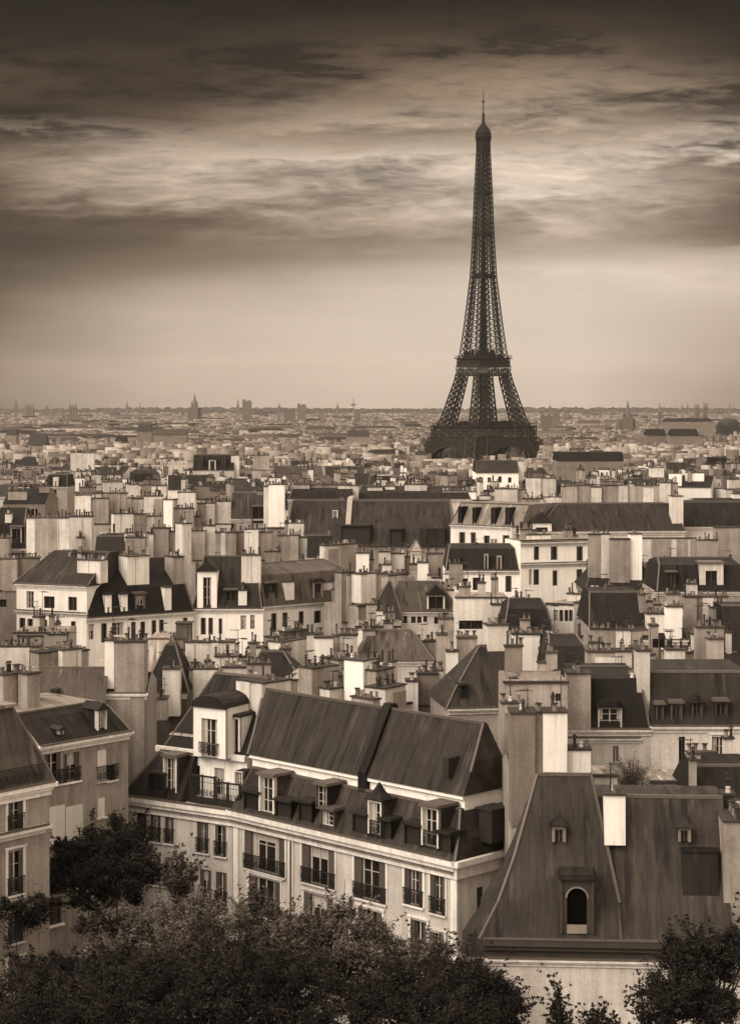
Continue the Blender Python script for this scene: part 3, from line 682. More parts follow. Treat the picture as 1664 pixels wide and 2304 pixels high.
def pavilion():
    b = Bld('pavilion_house', 'low house under a huge plain grey hipped roof with an arched attic opening', 1100, 88.4, 1690, 87.6, (1350, 2112), 8.5, 'plaster_light')
    b.win(1568, 1600, 2190, 2260, 'dark'); b.walls()
    b.cornice(0.95, 0.55, 'coping', u0=-0.3, ends=False); b.cornice(0.35, 0.25, z=b.ze-1.0, name='string_course', u0=-0.1)
    zz = lambda py, v: b.z(1270, py, v)
    # left pavilion with flared eaves
    um = b.u(1400)
    b.roof([(-0.55, 0.03, -0.45, 0.0), (0.15, zz(2030, .15)-b.ze, 0.45, 0.15), (1.1, zz(1930, 1.1)-b.ze, 1.2, 0.55), (2.9, zz(1742, 2.9)-b.ze, 2.35, 1.35)], 'zinc', 'pavilion_roof', u0=0, u1=um, seams=0, depth=6.2)
    b.roof([(-0.5, 0.028, 0, 0.4), (0.25, zz(2030, .25)-b.ze, 0, 0.42), (2.9, zz(1789, 2.9)-b.ze, 0, 0.45)], 'zinc', 'wing_roof', u0=b.u(1335), u1=b.L-0.55, seams=0, gable='plaster_mid')
    for px in (1218, 1326):
        pass
    mb = MB()                                                   # lead rolls over the pavilion roof
    for pa, pb in (((1206, 2060, .0), (1220, 1746, 3.1)), ((1218, 1794, 2.55), (1326, 1794, 2.55))):
        mb.bar((b.u(pa[0], pa[2]), pa[2]-0.02, zz(pa[1], pa[2])), (b.u(pb[0], pb[2]), pb[2]-0.02, zz(pb[1], pb[2])), 0.07)
    mb.build('lead_roll', ['lead_edge'], b.root)
    b.dormer(1241, 1272, 1858, 1894, 1.25, back=1.3, hood='pyramid', style='dark', fr=0.12, front='plaster_grey')
    b.dormer(1524, 1553, 1862, 1894, 1.45, back=1.3, hood='pyramid', style='dark', fr=0.12, front='plaster_grey')
    # arched opening
    a, c = b.u(1264, -0.46), b.u(1330, -0.46); w = c-a; m = (a+c)/2; z0, z1 = b.z(1297, 2100, -.46), b.z(1297, 1978, -.46); H = z1-z0; mb = MB(); ro = w*0.34; hb = 0.38; zc = H-0.42-ro
    for sx in (-1, 1): mb.box(min(sx*w/2, sx*ro), max(sx*w/2, sx*ro), 0, 0.35, 0, zc)
    mb.box(-ro, ro, -0.05, 0.35, 0, hb, 1)
    n = 14
    for i in range(n):
        a0, a1 = math.pi*i/n, math.pi*(i+1)/n
        p0, p1 = (-ro*math.cos(a0), zc+ro*math.sin(a0)), (-ro*math.cos(a1), zc+ro*math.sin(a1))
        mb.face([(p0[0],0,p0[1]),(p1[0],0,p1[1]),(p1[0],0,H),(p0[0],0,H)]); mb.face([(p0[0],0,p0[1]),(p0[0],.35,p0[1]),(p1[0],.35,p1[1]),(p1[0],0,p1[1])])
        q0, q1 = (1.16*p0[0], zc+(p0[1]-zc)*1.16), (1.16*p1[0], zc+(p1[1]-zc)*1.16)
        mb.face([(p0[0],-.06,p0[1]),(p1[0],-.06,p1[1]),(q1[0],-.06,q1[1]),(q0[0],-.06,q0[1])], 1); mb.face([(q0[0],-.06,q0[1]),(q1[0],-.06,q1[1]),(q1[0],0,q1[1]),(q0[0],0,q0[1])], 1)
    for sx in (-1, 1):
        mb.face([(sx*w/2,0,zc),(sx*ro,0,zc),(sx*ro,0,H),(sx*w/2,0,H)]); mb.face([(sx*w/2,0,0),(sx*w/2,2.2,0),(sx*w/2,2.2,H),(sx*w/2,0,H)])
        mb.box(sx*(w/2+0.05)-0.06, sx*(w/2+0.05)+0.06, -0.1, 0.1, 0, H)
    mb.face([(-ro,.12,0),(ro,.12,0),(ro,.12,H-.3),(-ro,.12,H-.3)], 2)  # near-black sheet stands in for the shade inside the arch
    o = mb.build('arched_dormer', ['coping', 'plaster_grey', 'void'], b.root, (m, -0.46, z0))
    k = MB(); k.box(-w/2-.2, w/2+.2, -.25, 2.2, H+.003, H+.14); k.box(-w/2-.12, w/2+.12, -.16, 2.2, H+.143, H+.25); k.build('hood', ['zinc_dark'], o)
    # white chimney between the two roofs, tall dark hatch on the wing
    b.stack(1359, 1406, 1776, 1.25, 1.1, 'plaster_white', True, 1902)
    mb = MB(); a, c = b.u(1537, .1), b.u(1619, .1); z0, z1 = b.z(1578, 2088, .1), b.z(1578, 1928, .1)
    mb.face([(a,.1,z0),(c,.1,z0),(c,.95,z1),(a,.95,z1)]); mb.face([(a,.1,z0),(a,.95,z1),(a,2.6,z1),(a,1,z0)]); mb.face([(c,.1,z0),(c,1,z0),(c,2.6,z1),(c,.95,z1)]); mb.box(a-.05, c+.05, .88, 2.6, z1+.002, z1+.1)
    mb.build('roof_hatch', ['slate'], b.root)
    b.stack(1627, 1690, 1836, 0.3, 2.5, 'plaster_mid', True, 2093)
    b.stack(1624, 1650, 1775, 3.2, 0.8, 'black_paint', True, 1850)
    # small lean-to between this house and the corner house
    mb = MB(); a = b.u(1046, 1.5); z = b.ze
    mb.box(a, -0.45, 1.5, 5, 0, z-1.2, 0); mb.loft([(a-.2, -0.1, 1.2, 5.2, z-1.2), (a+0.9, 0.4, 2.6, 5.2, z+0.4)], 1); mb.box(a+.5, a+.85, 1.45, 1.497, z-5, z-1.5, 2)
    mb.build('lean_to', ['plaster_mid', 'zinc_dark', 'pane'], b.root)
pavilion()

def chimney_house():
    b = Bld('chimney_house', 'tall blank chimney walls, one grey and one brilliant white, rising behind the big grey roof', 1150, 99.5, 1335, 99.5, 1760, 7.0, 'plaster_mid')
    b.walls(); b.roof([(0, 0.0), (3, 0.8)], 'zinc_dark', gable='plaster_mid')
    b.stack(1149, 1203, 1594, 0.0, 1.8, 'plaster_grey', True, 1860); b.stack(1203, 1221, 1592, 0.35, 1.6, 'plaster_mid', True, 1760)  # grey plaster puts the dim left-facing wall's shade into its colour
    b.stack(1221, 1275, 1592, 0.1, 1.5, 'plaster_white', True, 1760); b.stack(1276, 1328, 1676, 0.5, 1.2, 'plaster_white', True, 1760)
chimney_house()
blk('small pale flat-roofed attic with a little window above the white chimney wall', 1134, 1276, 108, 1538, 6, ('flat',), [(1128,1176,1572,-1.2,.8,'plaster_mid'),(1140,1170,1528,1.5,.6,'plaster_mid')], [(1248,1262,1560,1578)], wall='plaster_mid')
b = blk('house with a dark curved mansard and one white double dormer above the bare bush', 1276, 1463, 115, 1641, 9, ('mans', 3.0, .3), [(1275,1328,1506,-.3,1.6,'plaster_mid',True,1642),(1432,1461,1455,.6,1.4,'plaster_light',True,1640),(1412,1432,1518,1.0,1.2,'plaster_mid')],
    [(1378,1390,1678,1715,dict(style='tall',shut='in',sill=False))], rmat='slate', dorm=[(1344,1398,1590,1636,dict(v=.2,hood='arch',style='french',front='frame',fr=.1))])
b.cornice(.3, .2, z=b.z(1390, 1661), name='string_course', u1=b.u(1440))
blk('house with four small dormers in a dark ribbed roof at the right edge', 1463, 1690, 115, 1634, 9, ('steep', 3.15, 1.6), [],
    [(1526,1540,1658,1756,dict(style='dark')),(1600,1636,1658,1727,dict(style='french',surround=True))], rmat='zinc_dark', seams=.95,
    dorm=[(1474,1492,1585,1620,dict(v=.3,style='dark',hood='flat',fr=.1,front='zinc_grey')),(1507,1534,1582,1620,dict(v=.3,style='dark',hood='flat',fr=.12,front='zinc_grey')),(1554,1580,1578,1617,dict(v=.3,style='dark',hood='gable',fr=.12,front='coping')),(1606,1636,1578,1616,dict(v=.3,style='dark',hood='flat',fr=.12,front='coping'))])
blk('low shed with a plain dark roof under the right-hand windows', 1548, 1700, 104, 1800, 6, ('steep', 1.7, 1.2, .5), [(1552,1566,1700,-.2,.6,'plaster_mid')], rmat='slate', wall='plaster_dark')
blk('low pale terrace wall with a rail in front of the bare bush house', 1463, 1546, 108, 1762, 4, ('flat',), [], [(1508,1530,1768,1786)], wall='plaster_mid')
blk('narrow pale back wall in front of the bush beside the white chimney', 1330, 1388, 103, 1748, 3, ('flat',), wall='plaster_light')

# ================================================================== second row, behind the long roof
blk('row of square chimney walls right behind the left half of the long dark roof', 690, 830, 131, 1585, 9, ('flat',),
    [(701,760,1492,.0,1.4,'plaster_mid'),(741,773,1540,-2.2,1.0,'plaster_light'),(761,815,1474,2.5,2,'plaster_mid'),(793,818,1498,-.6,1.0,'plaster_light')], dY=4, wall='plaster_mid')
b = blk('house with a sloping pale gable running down behind the dark ridge', 600, 720, 134, 1560, 8, ('flat',), [], wall='plaster_light')
mb = MB(); a, c = b.u(614), b.u(704); mb.face([(a,-.3,b.z(614,1556)),(c,-.3,b.z(704,1556)),(c,-.3,b.z(704,1492)),(a+.2,-.3,b.z(614,1548))]); mb.face([(a+.2,-.3,b.z(614,1548)),(c,-.3,b.z(704,1492)),(c,2,b.z(704,1488)),(a+.2,2,b.z(614,1544))], 1); mb.build('gable_wall', ['plaster_light', 'zinc_pale'], b.root)
blk('tall pale chimney walls behind the right half of the long dark roof', 815, 925, 129, 1596, 9, ('flat',),
    [(817,846,1476,.4,1.6,'plaster_white'),(846,886,1497,-.5,1.2,'plaster_mid'),(866,912,1536,-2.4,1.6,'plaster_light'),(880,894,1480,2.5,1.2,'plaster_light')], dY=5, wall='plaster_light')
blk('two grey chimney walls with a slim white one, left of the pyramid roof', 912, 1005, 133, 1590, 9, ('flat',),
    [(913,940,1524,-1.5,1.2,'plaster_white'),(938,985,1508,.0,1.4,'plaster_grey'),(985,996,1500,.3,1.0,'plaster_light')], wall='plaster_mid')
blk('slender pair of tall chimney walls just left of the pyramid roof', 978, 1075, 142, 1540, 9, ('flat',),
    [(982,1006,1420,1,1.2,'plaster_mid'),(1004,1030,1458,-1,1.0,'plaster_white'),(1028,1072,1428,2.5,1.2,'plaster_mid')], wall='plaster_light')
b = Bld('pavilion_house', 'square house under a steep grey pyramid roof with a white chimney at its tip', 1008, 124.0, 1222, 125.0, (1110, 1592), 6.4, 'plaster_mid'); b.walls()
b.roof([(-.3, .0, -.2, -.2), (.6, 1.0, .5, .5), (2.9, (1122, 1452), 2.75, 2.15)], 'zinc', seams=1.1); b.stack(1096, 1143, 1398, 2.6, 1.2, 'plaster_light'); b.cornice(.4, .3)
b.dormer(1036, 1050, 1542, 1572, .5, back=1.2, hood='flat', style='box', front='zinc_dark')
blk('broad bright blank wall right of the pyramid roof', 1150, 1235, 137, 1540, 8, ('flat',), [(1152,1214,1419,0,1.2,'plaster_white'),(1214,1232,1422,.5,1.6,'plaster_light')], wall='plaster_light')
blk('cluttered low attics with small dark windows right of the pyramid roof', 1220, 1332, 131, 1508, 8, ('mans', 1.6, .5), [(1226,1252,1490,1,.8,'plaster_light'),(1262,1300,1466,3,.8,'plaster_mid'),(1236,1248,1454,4,.6,'plaster_light')], [(1270,1282,1512,1530),(1295,1308,1512,1530)], rmat='slate')
blk('broad pale slab with a dark roof tucked at its left foot, right of centre', 1318, 1445, 128, 1540, 9, ('gable', 1.0),
    [(1320,1384,1458,0,1.5,'plaster_mid',True,1540),(1384,1420,1457,-.3,1.5,'plaster_light',True,1560),(1420,1442,1450,.4,1.2,'plaster_mid',True,1560)], rmat='slate', wall='plaster_dark')
blk('pale chimney walls behind the ribbed roof at the right edge', 1460, 1560, 135, 1515, 8, ('flat',), [(1498,1540,1454,0,1.2,'plaster_light'),(1462,1480,1400,3,1.0,'plaster_mid')], [(1467,1496,1438,1458)], wall='plaster_dark')
blk('cluster of stepped grey chimney walls above the ribbed roof at right', 1540, 1680, 140, 1520, 9, ('gable', 1.2), [(1566,1628,1404,0,1.2,'plaster_mid'),(1592,1627,1430,-1.6,1.0,'plaster_mid'),(1540,1566,1460,1.5,1,'plaster_grey')], rmat='slate', wall='plaster_mid')
# left side of the second row
blk('giant grey chimney wall with a white edge rising over the left houses', 228, 330, 126, 1560, 6, ('gable', 1.0), [(258,327,1436,0,1.6,'plaster_mid',True,1760),(236,257,1432,.5,1.4,'plaster_white',True,1600)], wall='plaster_mid', rmat='slate')  # white strip paints the lit left face of the grey wall
blk('pale gable-shouldered house wedged left of the giant grey chimney', 196, 276, 129, 1572, 6, ('steep', 2.1, .3, .2, 1.1), [], wall='plaster_mid', rmat='plaster_mid')
blk('broad pale chimney block with pots on top above the dim left house', 84, 205, 136, 1580, 7, ('flat',), [(141,184,1453,0,2.2,'plaster_light',True,1560),(184,200,1455,.8,1.4,'plaster_mid'),(88,141,1468,.6,1.2,'plaster_mid',False,1560)], dY=3, wall='plaster_mid')
blk('house with a sagging curved roof behind the left slate mansard', 84, 230, 124, 1595, 7, ('gable', 2.3), rmat='zinc_grey', wall='plaster_mid', dorm=[(114,130,1552,1576,dict(v=.8,style='box',hood=None,front='black_paint'))])
blk('dim blank wall at the left edge crowned with dark pots', -40, 92, 146, 1560, 7, ('flat',), [(-30,88,1448,0,1.2,'plaster_mid')], wall='plaster_mid')
blk('dim low wall with window boxes in front of the white mid house', 30, 152, 160, 1425, 6, ('flat',), [(40,96,1424,0,.8,'plaster_mid'),(108,152,1421,-.8,.8,'plaster_mid'),(92,107,1424,.5,.7,'plaster_dark')], wall='plaster_mid')
blk('house with a black roof right of the giant grey chimney', 326, 420, 138, 1560, 8, ('hip', 3.2, 1.2, 1.2), [(366,404,1497,-1.2,1.4,'plaster_light'),(346,375,1564,-3,1.2,'plaster_mid')], rmat='slate', wall='plaster_dark')
blk('small house with a pale skirted roof behind the giant grey chimney', 328, 420, 150, 1515, 8, ('steep', 2.6, 1.6, .1, 1.6), [(396,430,1404,4,1.4,'plaster_dark',False)], rmat='zinc_pale', wall='plaster_mid')
blk('low row of small pale chimney walls above the terrace house', 405, 545, 141, 1545, 8, ('flat',), [(425,490,1498,0,.9,'plaster_mid'),(500,556,1494,1,.9,'plaster_light'),(417,437,1437,3,.8,'plaster_light')], wall='plaster_mid')
blk('blank pale walls with thin pots left of centre', 436, 606, 152, 1500, 9, ('flat',), [(441,527,1438,1,1,'plaster_light'),(483,532,1470,-1.5,.8,'plaster_light'),(557,601,1450,.5,1,'plaster_light')], wall='plaster_light')
blk('house with a small black curved gable left of the sloping pale gable', 548, 680, 140, 1545, 8, ('hip', 2.2, 1.1, 1.6), [(555,610,1486,-1,.9,'plaster_mid')], rmat='slate', wall='plaster_mid')
blk('bright blank chimney blocks below the white mid house, left of the ribbed roof', 612, 700, 153, 1490, 8, ('flat',), [(632,689,1434,0,1.4,'plaster_light'),(616,630,1426,1,1,'plaster_grey'),(648,690,1412,2.5,1,'plaster_dark')], dY=4, wall='plaster_light')
blk('white chimney blocks touching the left end of the small ribbed roof', 690, 812, 150, 1500, 9, ('flat',), [(707,749,1436,-.6,1,'plaster_white',False),(765,804,1422,.6,1.2,'plaster_light'),(747,766,1424,1,1.2,'plaster_mid'),(690,724,1420,2,1,'plaster_light')], wall='plaster_light')
blk('low house under a small ribbed grey hip roof at the middle', 806, 972, 151, 1487, 7, ('hip', 2.1, .9, 1.6), [(816,856,1478,-1,.8,'plaster_light'),(940,985,1436,4.5,1,'plaster_mid')], rmat='zinc_grey', seams=.9, wall='plaster_light')

# ================================================================== third row
SH = dict(style='dark', sill=False, shut='in'); PL = dict(style='plain', sill=False)
b = blk('left white house with a plain grey roof in the white row', 38, 196, 177, 1316, 10, ('hip', 2.9, 1.6, .1), [(174,226,1254,1.4,1.4,'plaster_light',True,1312)], [(60,77,1330,1369,PL),(99,123,1342,1369,dict(style='dark',sill=False)),(154,173,1343,1374,dict(style='dark',sill=True)),
    (44,58,1390,1422,SH),(62,78,1392,1424,SH),(98,107,1394,1424,SH),(125,137,1395,1424,PL),(160,171,1398,1424,SH)], wall='plaster_white', dY=-3)
b.cornice(.35, .25, z=b.z(110, 1376), name='string_course')
b = blk('middle house of the white row with two upright white dormer cheeks in black slate', 194, 436, 178.5, 1384, 10, ('mans', 2.6, 2.4), [(287,336,1245,1.2,2.2,'plaster_light',True,1330),(391,414,1247,1.0,2,'plaster_mid',True,1345),(411,431,1172,1.4,1.6,'plaster_light',True,1345),(371,386,1322,.0,1.5,'plaster_white',False,1373)],
    [(198,212,1404,1440,PL),(228,241,1402,1446,SH),(252,278,1400,1430,PL),(295,306,1400,1436,SH),(316,327,1398,1436,SH),(341,352,1396,1434,SH),(358,369,1394,1434,SH),(412,422,1390,1406,SH)], wall='plaster_white', rmat='slate',
    dorm=[(237,251,1338,1378,dict(v=.1,hood='flat',style='box',front='plaster_white',side='plaster_white',fr=1)),(272,287,1337,1375,dict(v=.1,hood='flat',style='box',front='plaster_white',side='plaster_white',fr=1)),(304,327,1336,1370,dict(v=.3,hood='flat',style='plain',front='shutter'))], dY=6)
b = blk('house of the white row with a tall two-window dormer tower', 432, 592, 182, 1370, 10, ('mans', 2.2, 2.6), [(543,586,1243,1.2,1.6,'plaster_light',True,1350),(536,555,1322,-.1,1.2,'plaster_white',True,1362)],
    [(452,463,1390,1428,SH),(469,479,1390,1428,SH),(492,500,1391,1426,SH),(541,554,1385,1417,PL),(563,573,1384,1416,PL)], wall='plaster_white', rmat='zinc_dark',
    dorm=[(444,488,1284,1368,dict(v=-.05,hood='gable',style='plain',front='plaster_white',side='plaster_white',fr=.55,back=3)),(505,534,1328,1360,dict(v=.1,style='dark',hood='flat',front='zinc_dark'))])
b = blk('right house of the white row with a wavy grey mansard and dark eaves line', 590, 804, 187, 1356, 10, ('mans', 3.0, .8), [(643,662,1310,.0,1.2,'plaster_white',False,1350),(728,748,1310,.2,1.0,'plaster_light',False,1345)],
    [(610,622,1380,1422,SH),(635,647,1378,1420,SH),(672,683,1375,1408,SH),(706,722,1374,1402,SH),(730,741,1372,1400,SH),(764,776,1370,1398,SH)], wall='plaster_white', rmat='zinc_grey',
    dorm=[(599,624,1312,1346,dict(v=.2,style='dark',hood='flat',front='zinc_dark')),(704,726,1308,1344,dict(v=.2,style='dark',hood='arch',front='plaster_mid'))], dY=8)
blk('dim house with one dark window at the left edge beside the white row', -30, 86, 192, 1330, 9, ('flat',), [(-20,40,1252,0,1.2,'plaster_mid',True,1330),(36,86,1250,.5,1.4,'plaster_grey',True,1325)], [(3,11,1268,1310),(0,15,1348,1366)], wall='plaster_mid')
blk('pale wall strip with pots between the white row and the small ribbed roof', 800, 900, 160, 1412, 8, ('flat',), [(804,890,1406,0,1,'plaster_white')], wall='plaster_white')
blk('small dark pointed roof leaning against a pale curved wall', 828, 902, 172, 1396, 7, ('hip', 3.3, 1.9, .9), [], rmat='zinc', wall='plaster_mid')
blk('low house with a grey hip roof and a row of tiny windows, centre', 874, 1030, 173, 1376, 9, ('hip', 2.4, 1.0, 1.6), [(986,1024,1386,-2,1,'plaster_mid')], [(890,916,1385,1402),(924,935,1387,1402),(938,948,1387,1402),(952,960,1387,1400),(976,992,1388,1404)], rmat='zinc_grey', seams=1.2,
    dorm=[(960,1000,1338,1370,dict(v=.5,hood='gable',style='dark',front='plaster_light'))])
blk('large plain pale box with a flat top right of centre', 1024, 1140, 168, 1346, 9, ('flat',), [(1104,1136,1354,-1.5,1,'plaster_light')], [(1032,1085,1396,1416)], wall='plaster_light')
blk('pale house with four dark windows in a row under a light eave', 1228, 1334, 163, 1362, 9, ('flat',), [(1290,1328,1350,-.6,1.8,'plaster_mid',True,1440),(1274,1322,1330,3,1,'plaster_light')], [(1244,1254,1372,1398,PL),(1257,1266,1372,1398),(1269,1277,1372,1398),(1279,1287,1372,1398)], wall='plaster_light', dY=-2)
blk('dark attics cluttered with pots left of the four-window house', 1130, 1245, 158, 1420, 8, ('mans', 1.8, .6), [(1150,1176,1372,2,.8,'plaster_mid'),(1170,1192,1388,-.5,.8,'plaster_mid'),(1196,1232,1430,-2,.8,'plaster_light')], [(1156,1178,1428,1450)], rmat='slate')
blk('house with a broad black curved roof over a pale slab, right', 1324, 1456, 152, 1412, 9, ('steep', 2.7, 2.2, .3, .4), [(1328,1385,1408,-1,1,'plaster_mid',True,1470),(1385,1460,1410,-1.3,1,'plaster_light',True,1470),(1437,1452,1330,.8,1.6,'plaster_grey',True,1410)], rmat='slate', wall='plaster_mid')
blk('white upright slab with dark roofs on both sides at right', 1446, 1545, 150, 1440, 9, ('gable', 1.6), [(1498,1534,1358,0,1.2,'plaster_white',True,1450),(1454,1496,1374,1,1,'plaster_white'),(1500,1530,1330,2.5,1,'plaster_mid')], rmat='slate', wall='plaster_dark')
blk('stepped grey walls at the right edge beside a black roof', 1540, 1650, 156, 1450, 9, ('gable', 1.8), [(1568,1637,1336,1,1,'plaster_mid',True,1440),(1599,1642,1360,-1,1.4,'plaster_mid',True,1500),(1540,1567,1336,.5,1,'plaster_mid')], rmat='slate', wall='plaster_mid')
blk('steep black roof cut off by the right picture edge', 1636, 1720, 150, 1505, 9, ('steep', 4.8, 3.0), rmat='slate', wall='plaster_dark')
blk('dark slate mansard with one pale square dormer wall at right', 1474, 1680, 184, 1332, 9, ('mans', 2.6, .5), [(1544,1568,1308,-.6,1,'plaster_light',True,1345),(1626,1664,1300,1,.9,'plaster_mid')], rmat='slate', wall='plaster_mid',
    dorm=[(1572,1626,1268,1316,dict(v=.2,hood='flat',style='dark',front='plaster_light',side='plaster_mid',fr=.6)),(1498,1520,1288,1326,dict(v=.3,hood='flat',style='dark',front='zinc_dark'))])
# ================================================================== fourth row
b = blk('square white house with three columns of dark windows on two floors', 1170, 1335, 229, 1216, 11, ('flat',), [(1184,1238,1204,2,1,'plaster_white',False,1216)], [(1200,1212,1229,1260,SH),(1238,1253,1230,1260,SH),(1296,1310,1229,1262,SH),(1189,1196,1281,1316,PL),(1199,1212,1281,1316,SH),(1242,1253,1283,1318,SH),(1296,1309,1281,1318,SH)], wall='plaster_white', dY=3)
for z_ in (1219, 1266): b.cornice(.5, .35, z=b.z(1250, z_), name='cornice')
blk('white house with a skylight-striped zinc roof, right of the long dark roof', 1013, 1172, 246, 1184, 10, ('steep', 2.9, 2.0, .5, 0), [], [(1032,1046,1197,1225,SH),(1058,1070,1198,1225,SH),(1088,1101,1205,1228,SH),(1130,1146,1204,1242,SH)], rmat='zinc_pale', seams=1.6, wall='plaster_white',
    dorm=[(1030,1038,1140,1178,dict(v=.6,hood=None,style='box',front='slate',side='slate')),(1062,1070,1142,1178,dict(v=.6,hood=None,style='box',front='slate',side='slate')),(1104,1114,1142,1180,dict(v=.6,hood=None,style='box',front='slate',side='slate')),(1136,1146,1142,1182,dict(v=.6,hood=None,style='box',front='slate',side='slate'))], dY=-6)
blk('low white house with a small black mansard below the skylight-striped roof', 1000, 1168, 207, 1284, 9, ('mans', 2.4, .3), [(1010,1040,1262,-.3,1,'plaster_mid')], [(1027,1052,1302,1328),(1063,1078,1300,1328),(1108,1120,1298,1336,SH),(1136,1150,1296,1332,SH)], rmat='slate', wall='plaster_white',
    dorm=[(1088,1098,1246,1280,dict(v=.3,hood=None,style='box',front='plaster_mid')),(1116,1128,1250,1280,dict(v=.3,hood=None,style='box',front='plaster_mid'))])
b = Bld('long_house', 'long dark zinc roof spread across the middle below the iron tower', 644, 254, 1022, 252, (800, 1228), 14.0, 'plaster_mid'); b.walls()
rr = [(-.3, 0, 0, 0), (4.6, (800, 1127), .3, .9)]; b.roof(rr, 'zinc', seams=2.2, gable='plaster_mid'); b.party(780, rr, .7, .5, 'plaster_mid'); b.stack(764, 788, 1122, 5, 1, 'plaster_light')
b.dormer(748, 760, 1148, 1166, 3.2, back=1, hood=None, style='plain', fr=.1); b.dormer(766, 832, 1184, 1226, .6, back=4, hood='flat', style='box', front='zinc', side='zinc'); b.dormer(876, 904, 1192, 1228, .6, back=4, hood='flat', style='box', front='zinc_dark', side='zinc')
b.dormer(944, 1000, 1190, 1230, .3, back=4, hood=None, style='box', front='zinc', side='zinc', fr=3)
b = Bld('long_house', 'wide dark hipped roof spread to the right of the striped skylight roof', 1202, 244, 1540, 246, (1350, 1196), 13.0, 'plaster_light'); b.walls()
b.roof([(-.3, 0, 0, 0), (4.4, (1350, 1134), 4.0, .8)], 'zinc', seams=2.4); b.stack(1511, 1536, 1112, 1.0, 1.6, 'plaster_light', True, 1185); b.cornice(.5, .3)
b.dormer(1196, 1240, 1176, 1196, -.5, back=1.5, hood='gable', style='box', front='plaster_white', fr=.5)
blk('dark roof continuing behind the slim white chimney to the right edge', 1530, 1700, 250, 1186, 12, ('steep', 3.2, 3.0), [], rmat='zinc_dark', seams=2, wall='plaster_light')
blk('group of tall grey and white chimney slabs standing on a curved dark roof', 1318, 1492, 196, 1330, 10, ('hip', 2.4, 1.2, 1.6), [(1324,1372,1197,2,1.2,'plaster_mid',True,1330),(1372,1416,1214,1.2,1.2,'plaster_mid',False,1330),(1416,1443,1196,1.6,1.6,'plaster_white',True,1330)], rmat='zinc_dark', wall='plaster_mid')
blk('very wide plain cream wall below the right dark roof', 1440, 1690, 222, 1290, 10, ('flat',), [(1445,1568,1212,0,.9,'plaster_light',False,1290),(1568,1614,1210,-.6,1,'plaster_mid',True,1290),(1606,1690,1188,2,1,'plaster_mid',False,1290)], wall='plaster_light')
# slabs of the middle, left to right
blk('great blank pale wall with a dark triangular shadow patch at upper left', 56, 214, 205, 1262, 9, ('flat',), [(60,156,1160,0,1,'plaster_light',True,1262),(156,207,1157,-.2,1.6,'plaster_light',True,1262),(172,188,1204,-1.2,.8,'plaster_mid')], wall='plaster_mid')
blk('black pointed roofs at the left edge beside the great blank wall', -30, 62, 208, 1235, 9, ('mans', 2.8, 1.6), [(12,26,1150,1,.8,'plaster_light'),(-20,22,1206,-2,1,'plaster_mid')], rmat='slate', wall='plaster_dark', dorm=[(24,50,1186,1222,dict(v=.2,hood='flat',style='dark',front='plaster_mid'))])
blk('small dark roof between two groups of pale slabs, upper left', 212, 292, 214, 1258, 9, ('steep', 2.5, 2), [(282,326,1204,-.5,1,'plaster_mid'),(280,300,1194,1.5,.8,'plaster_light')], rmat='zinc_dark', wall='plaster_mid')
blk('pair of broad grey slabs standing close together, upper left', 330, 440, 216, 1262, 8, ('flat',), [(343,380,1183,0,1,'plaster_mid'),(381,417,1191,.4,1,'plaster_mid'),(336,345,1196,-.5,.8,'plaster_light')], wall='plaster_mid')
blk('row of mid-grey slabs topped with pots right behind the white row', 424, 556, 218, 1262, 8, ('flat',), [(431,461,1189,0,1,'plaster_mid'),(461,484,1178,.6,1.4,'plaster_light'),(484,531,1193,-.4,1,'plaster_mid'),(531,549,1192,.4,1,'plaster_grey')], wall='plaster_mid')
blk('narrow slab with light pots over the chimney of the white row', 546, 632, 212, 1262, 8, ('flat',), [(550,582,1186,0,1,'plaster_light'),(582,612,1192,.3,1,'plaster_grey'),(596,630,1236,-2,1,'plaster_mid')], wall='plaster_grey')
blk('tall grey slab left of the small black roof, centre left', 620, 700, 214, 1268, 8, ('flat',), [(625,672,1200,0,1.2,'plaster_mid'),(640,684,1172,2.6,1,'plaster_mid'),(672,694,1204,.6,1,'plaster_light')], wall='plaster_mid')
blk('small steep black roof below the long dark roof', 690, 745, 212, 1256, 8, ('steep', 2.5, 1.6), [(672,690,1256,-2,1,'plaster_light')], rmat='slate', wall='plaster_mid')
blk('pale double slab with dark slits below the long dark roof', 728, 808, 204, 1280, 8, ('flat',), [(731,763,1222,0,1,'plaster_light'),(764,804,1219,-.3,1,'plaster_mid')], wall='plaster_mid', dY=3)
blk('white upright block beside a dark gap below the long dark roof', 798, 860, 199, 1290, 8, ('flat',), [(801,830,1239,0,1,'plaster_white'),(852,878,1236,1,1,'plaster_light')], wall='plaster_mid')
blk('pale blocks with slender pots below the hatch of the long dark roof', 850, 930, 201, 1290, 8, ('flat',), [(876,909,1240,0,1,'plaster_light'),(856,880,1265,-2,1,'plaster_light'),(910,922,1248,1,.8,'plaster_grey')], [(882,890,1254,1284)], wall='plaster_light')
blk('curved pale blank wall with a dark foot, centre', 806, 925, 184, 1360, 8, ('flat',), [(812,845,1285,0,1.4,'plaster_light',True,1356),(845,872,1285,.4,1.4,'plaster_mid',True,1356),(872,919,1288,1,1.4,'plaster_light',True,1356),(768,796,1282,1.5,1,'plaster_mid')], wall='plaster_mid', dY=5)
blk('small white chimney block with a grey twin, centre', 915, 1000, 186, 1320, 8, ('flat',), [(939,963,1260,0,1,'plaster_white'),(921,939,1264,.2,1,'plaster_mid'),(959,996,1240,1.6,1.2,'plaster_mid'),(962,990,1288,-1,.8,'plaster_light')], wall='plaster_mid')
blk('pale pointed roof lantern behind the centre blocks', 925, 947, 214, 1242, 3, ('hip', 1.3, .55, .55), rmat='plaster_mid')
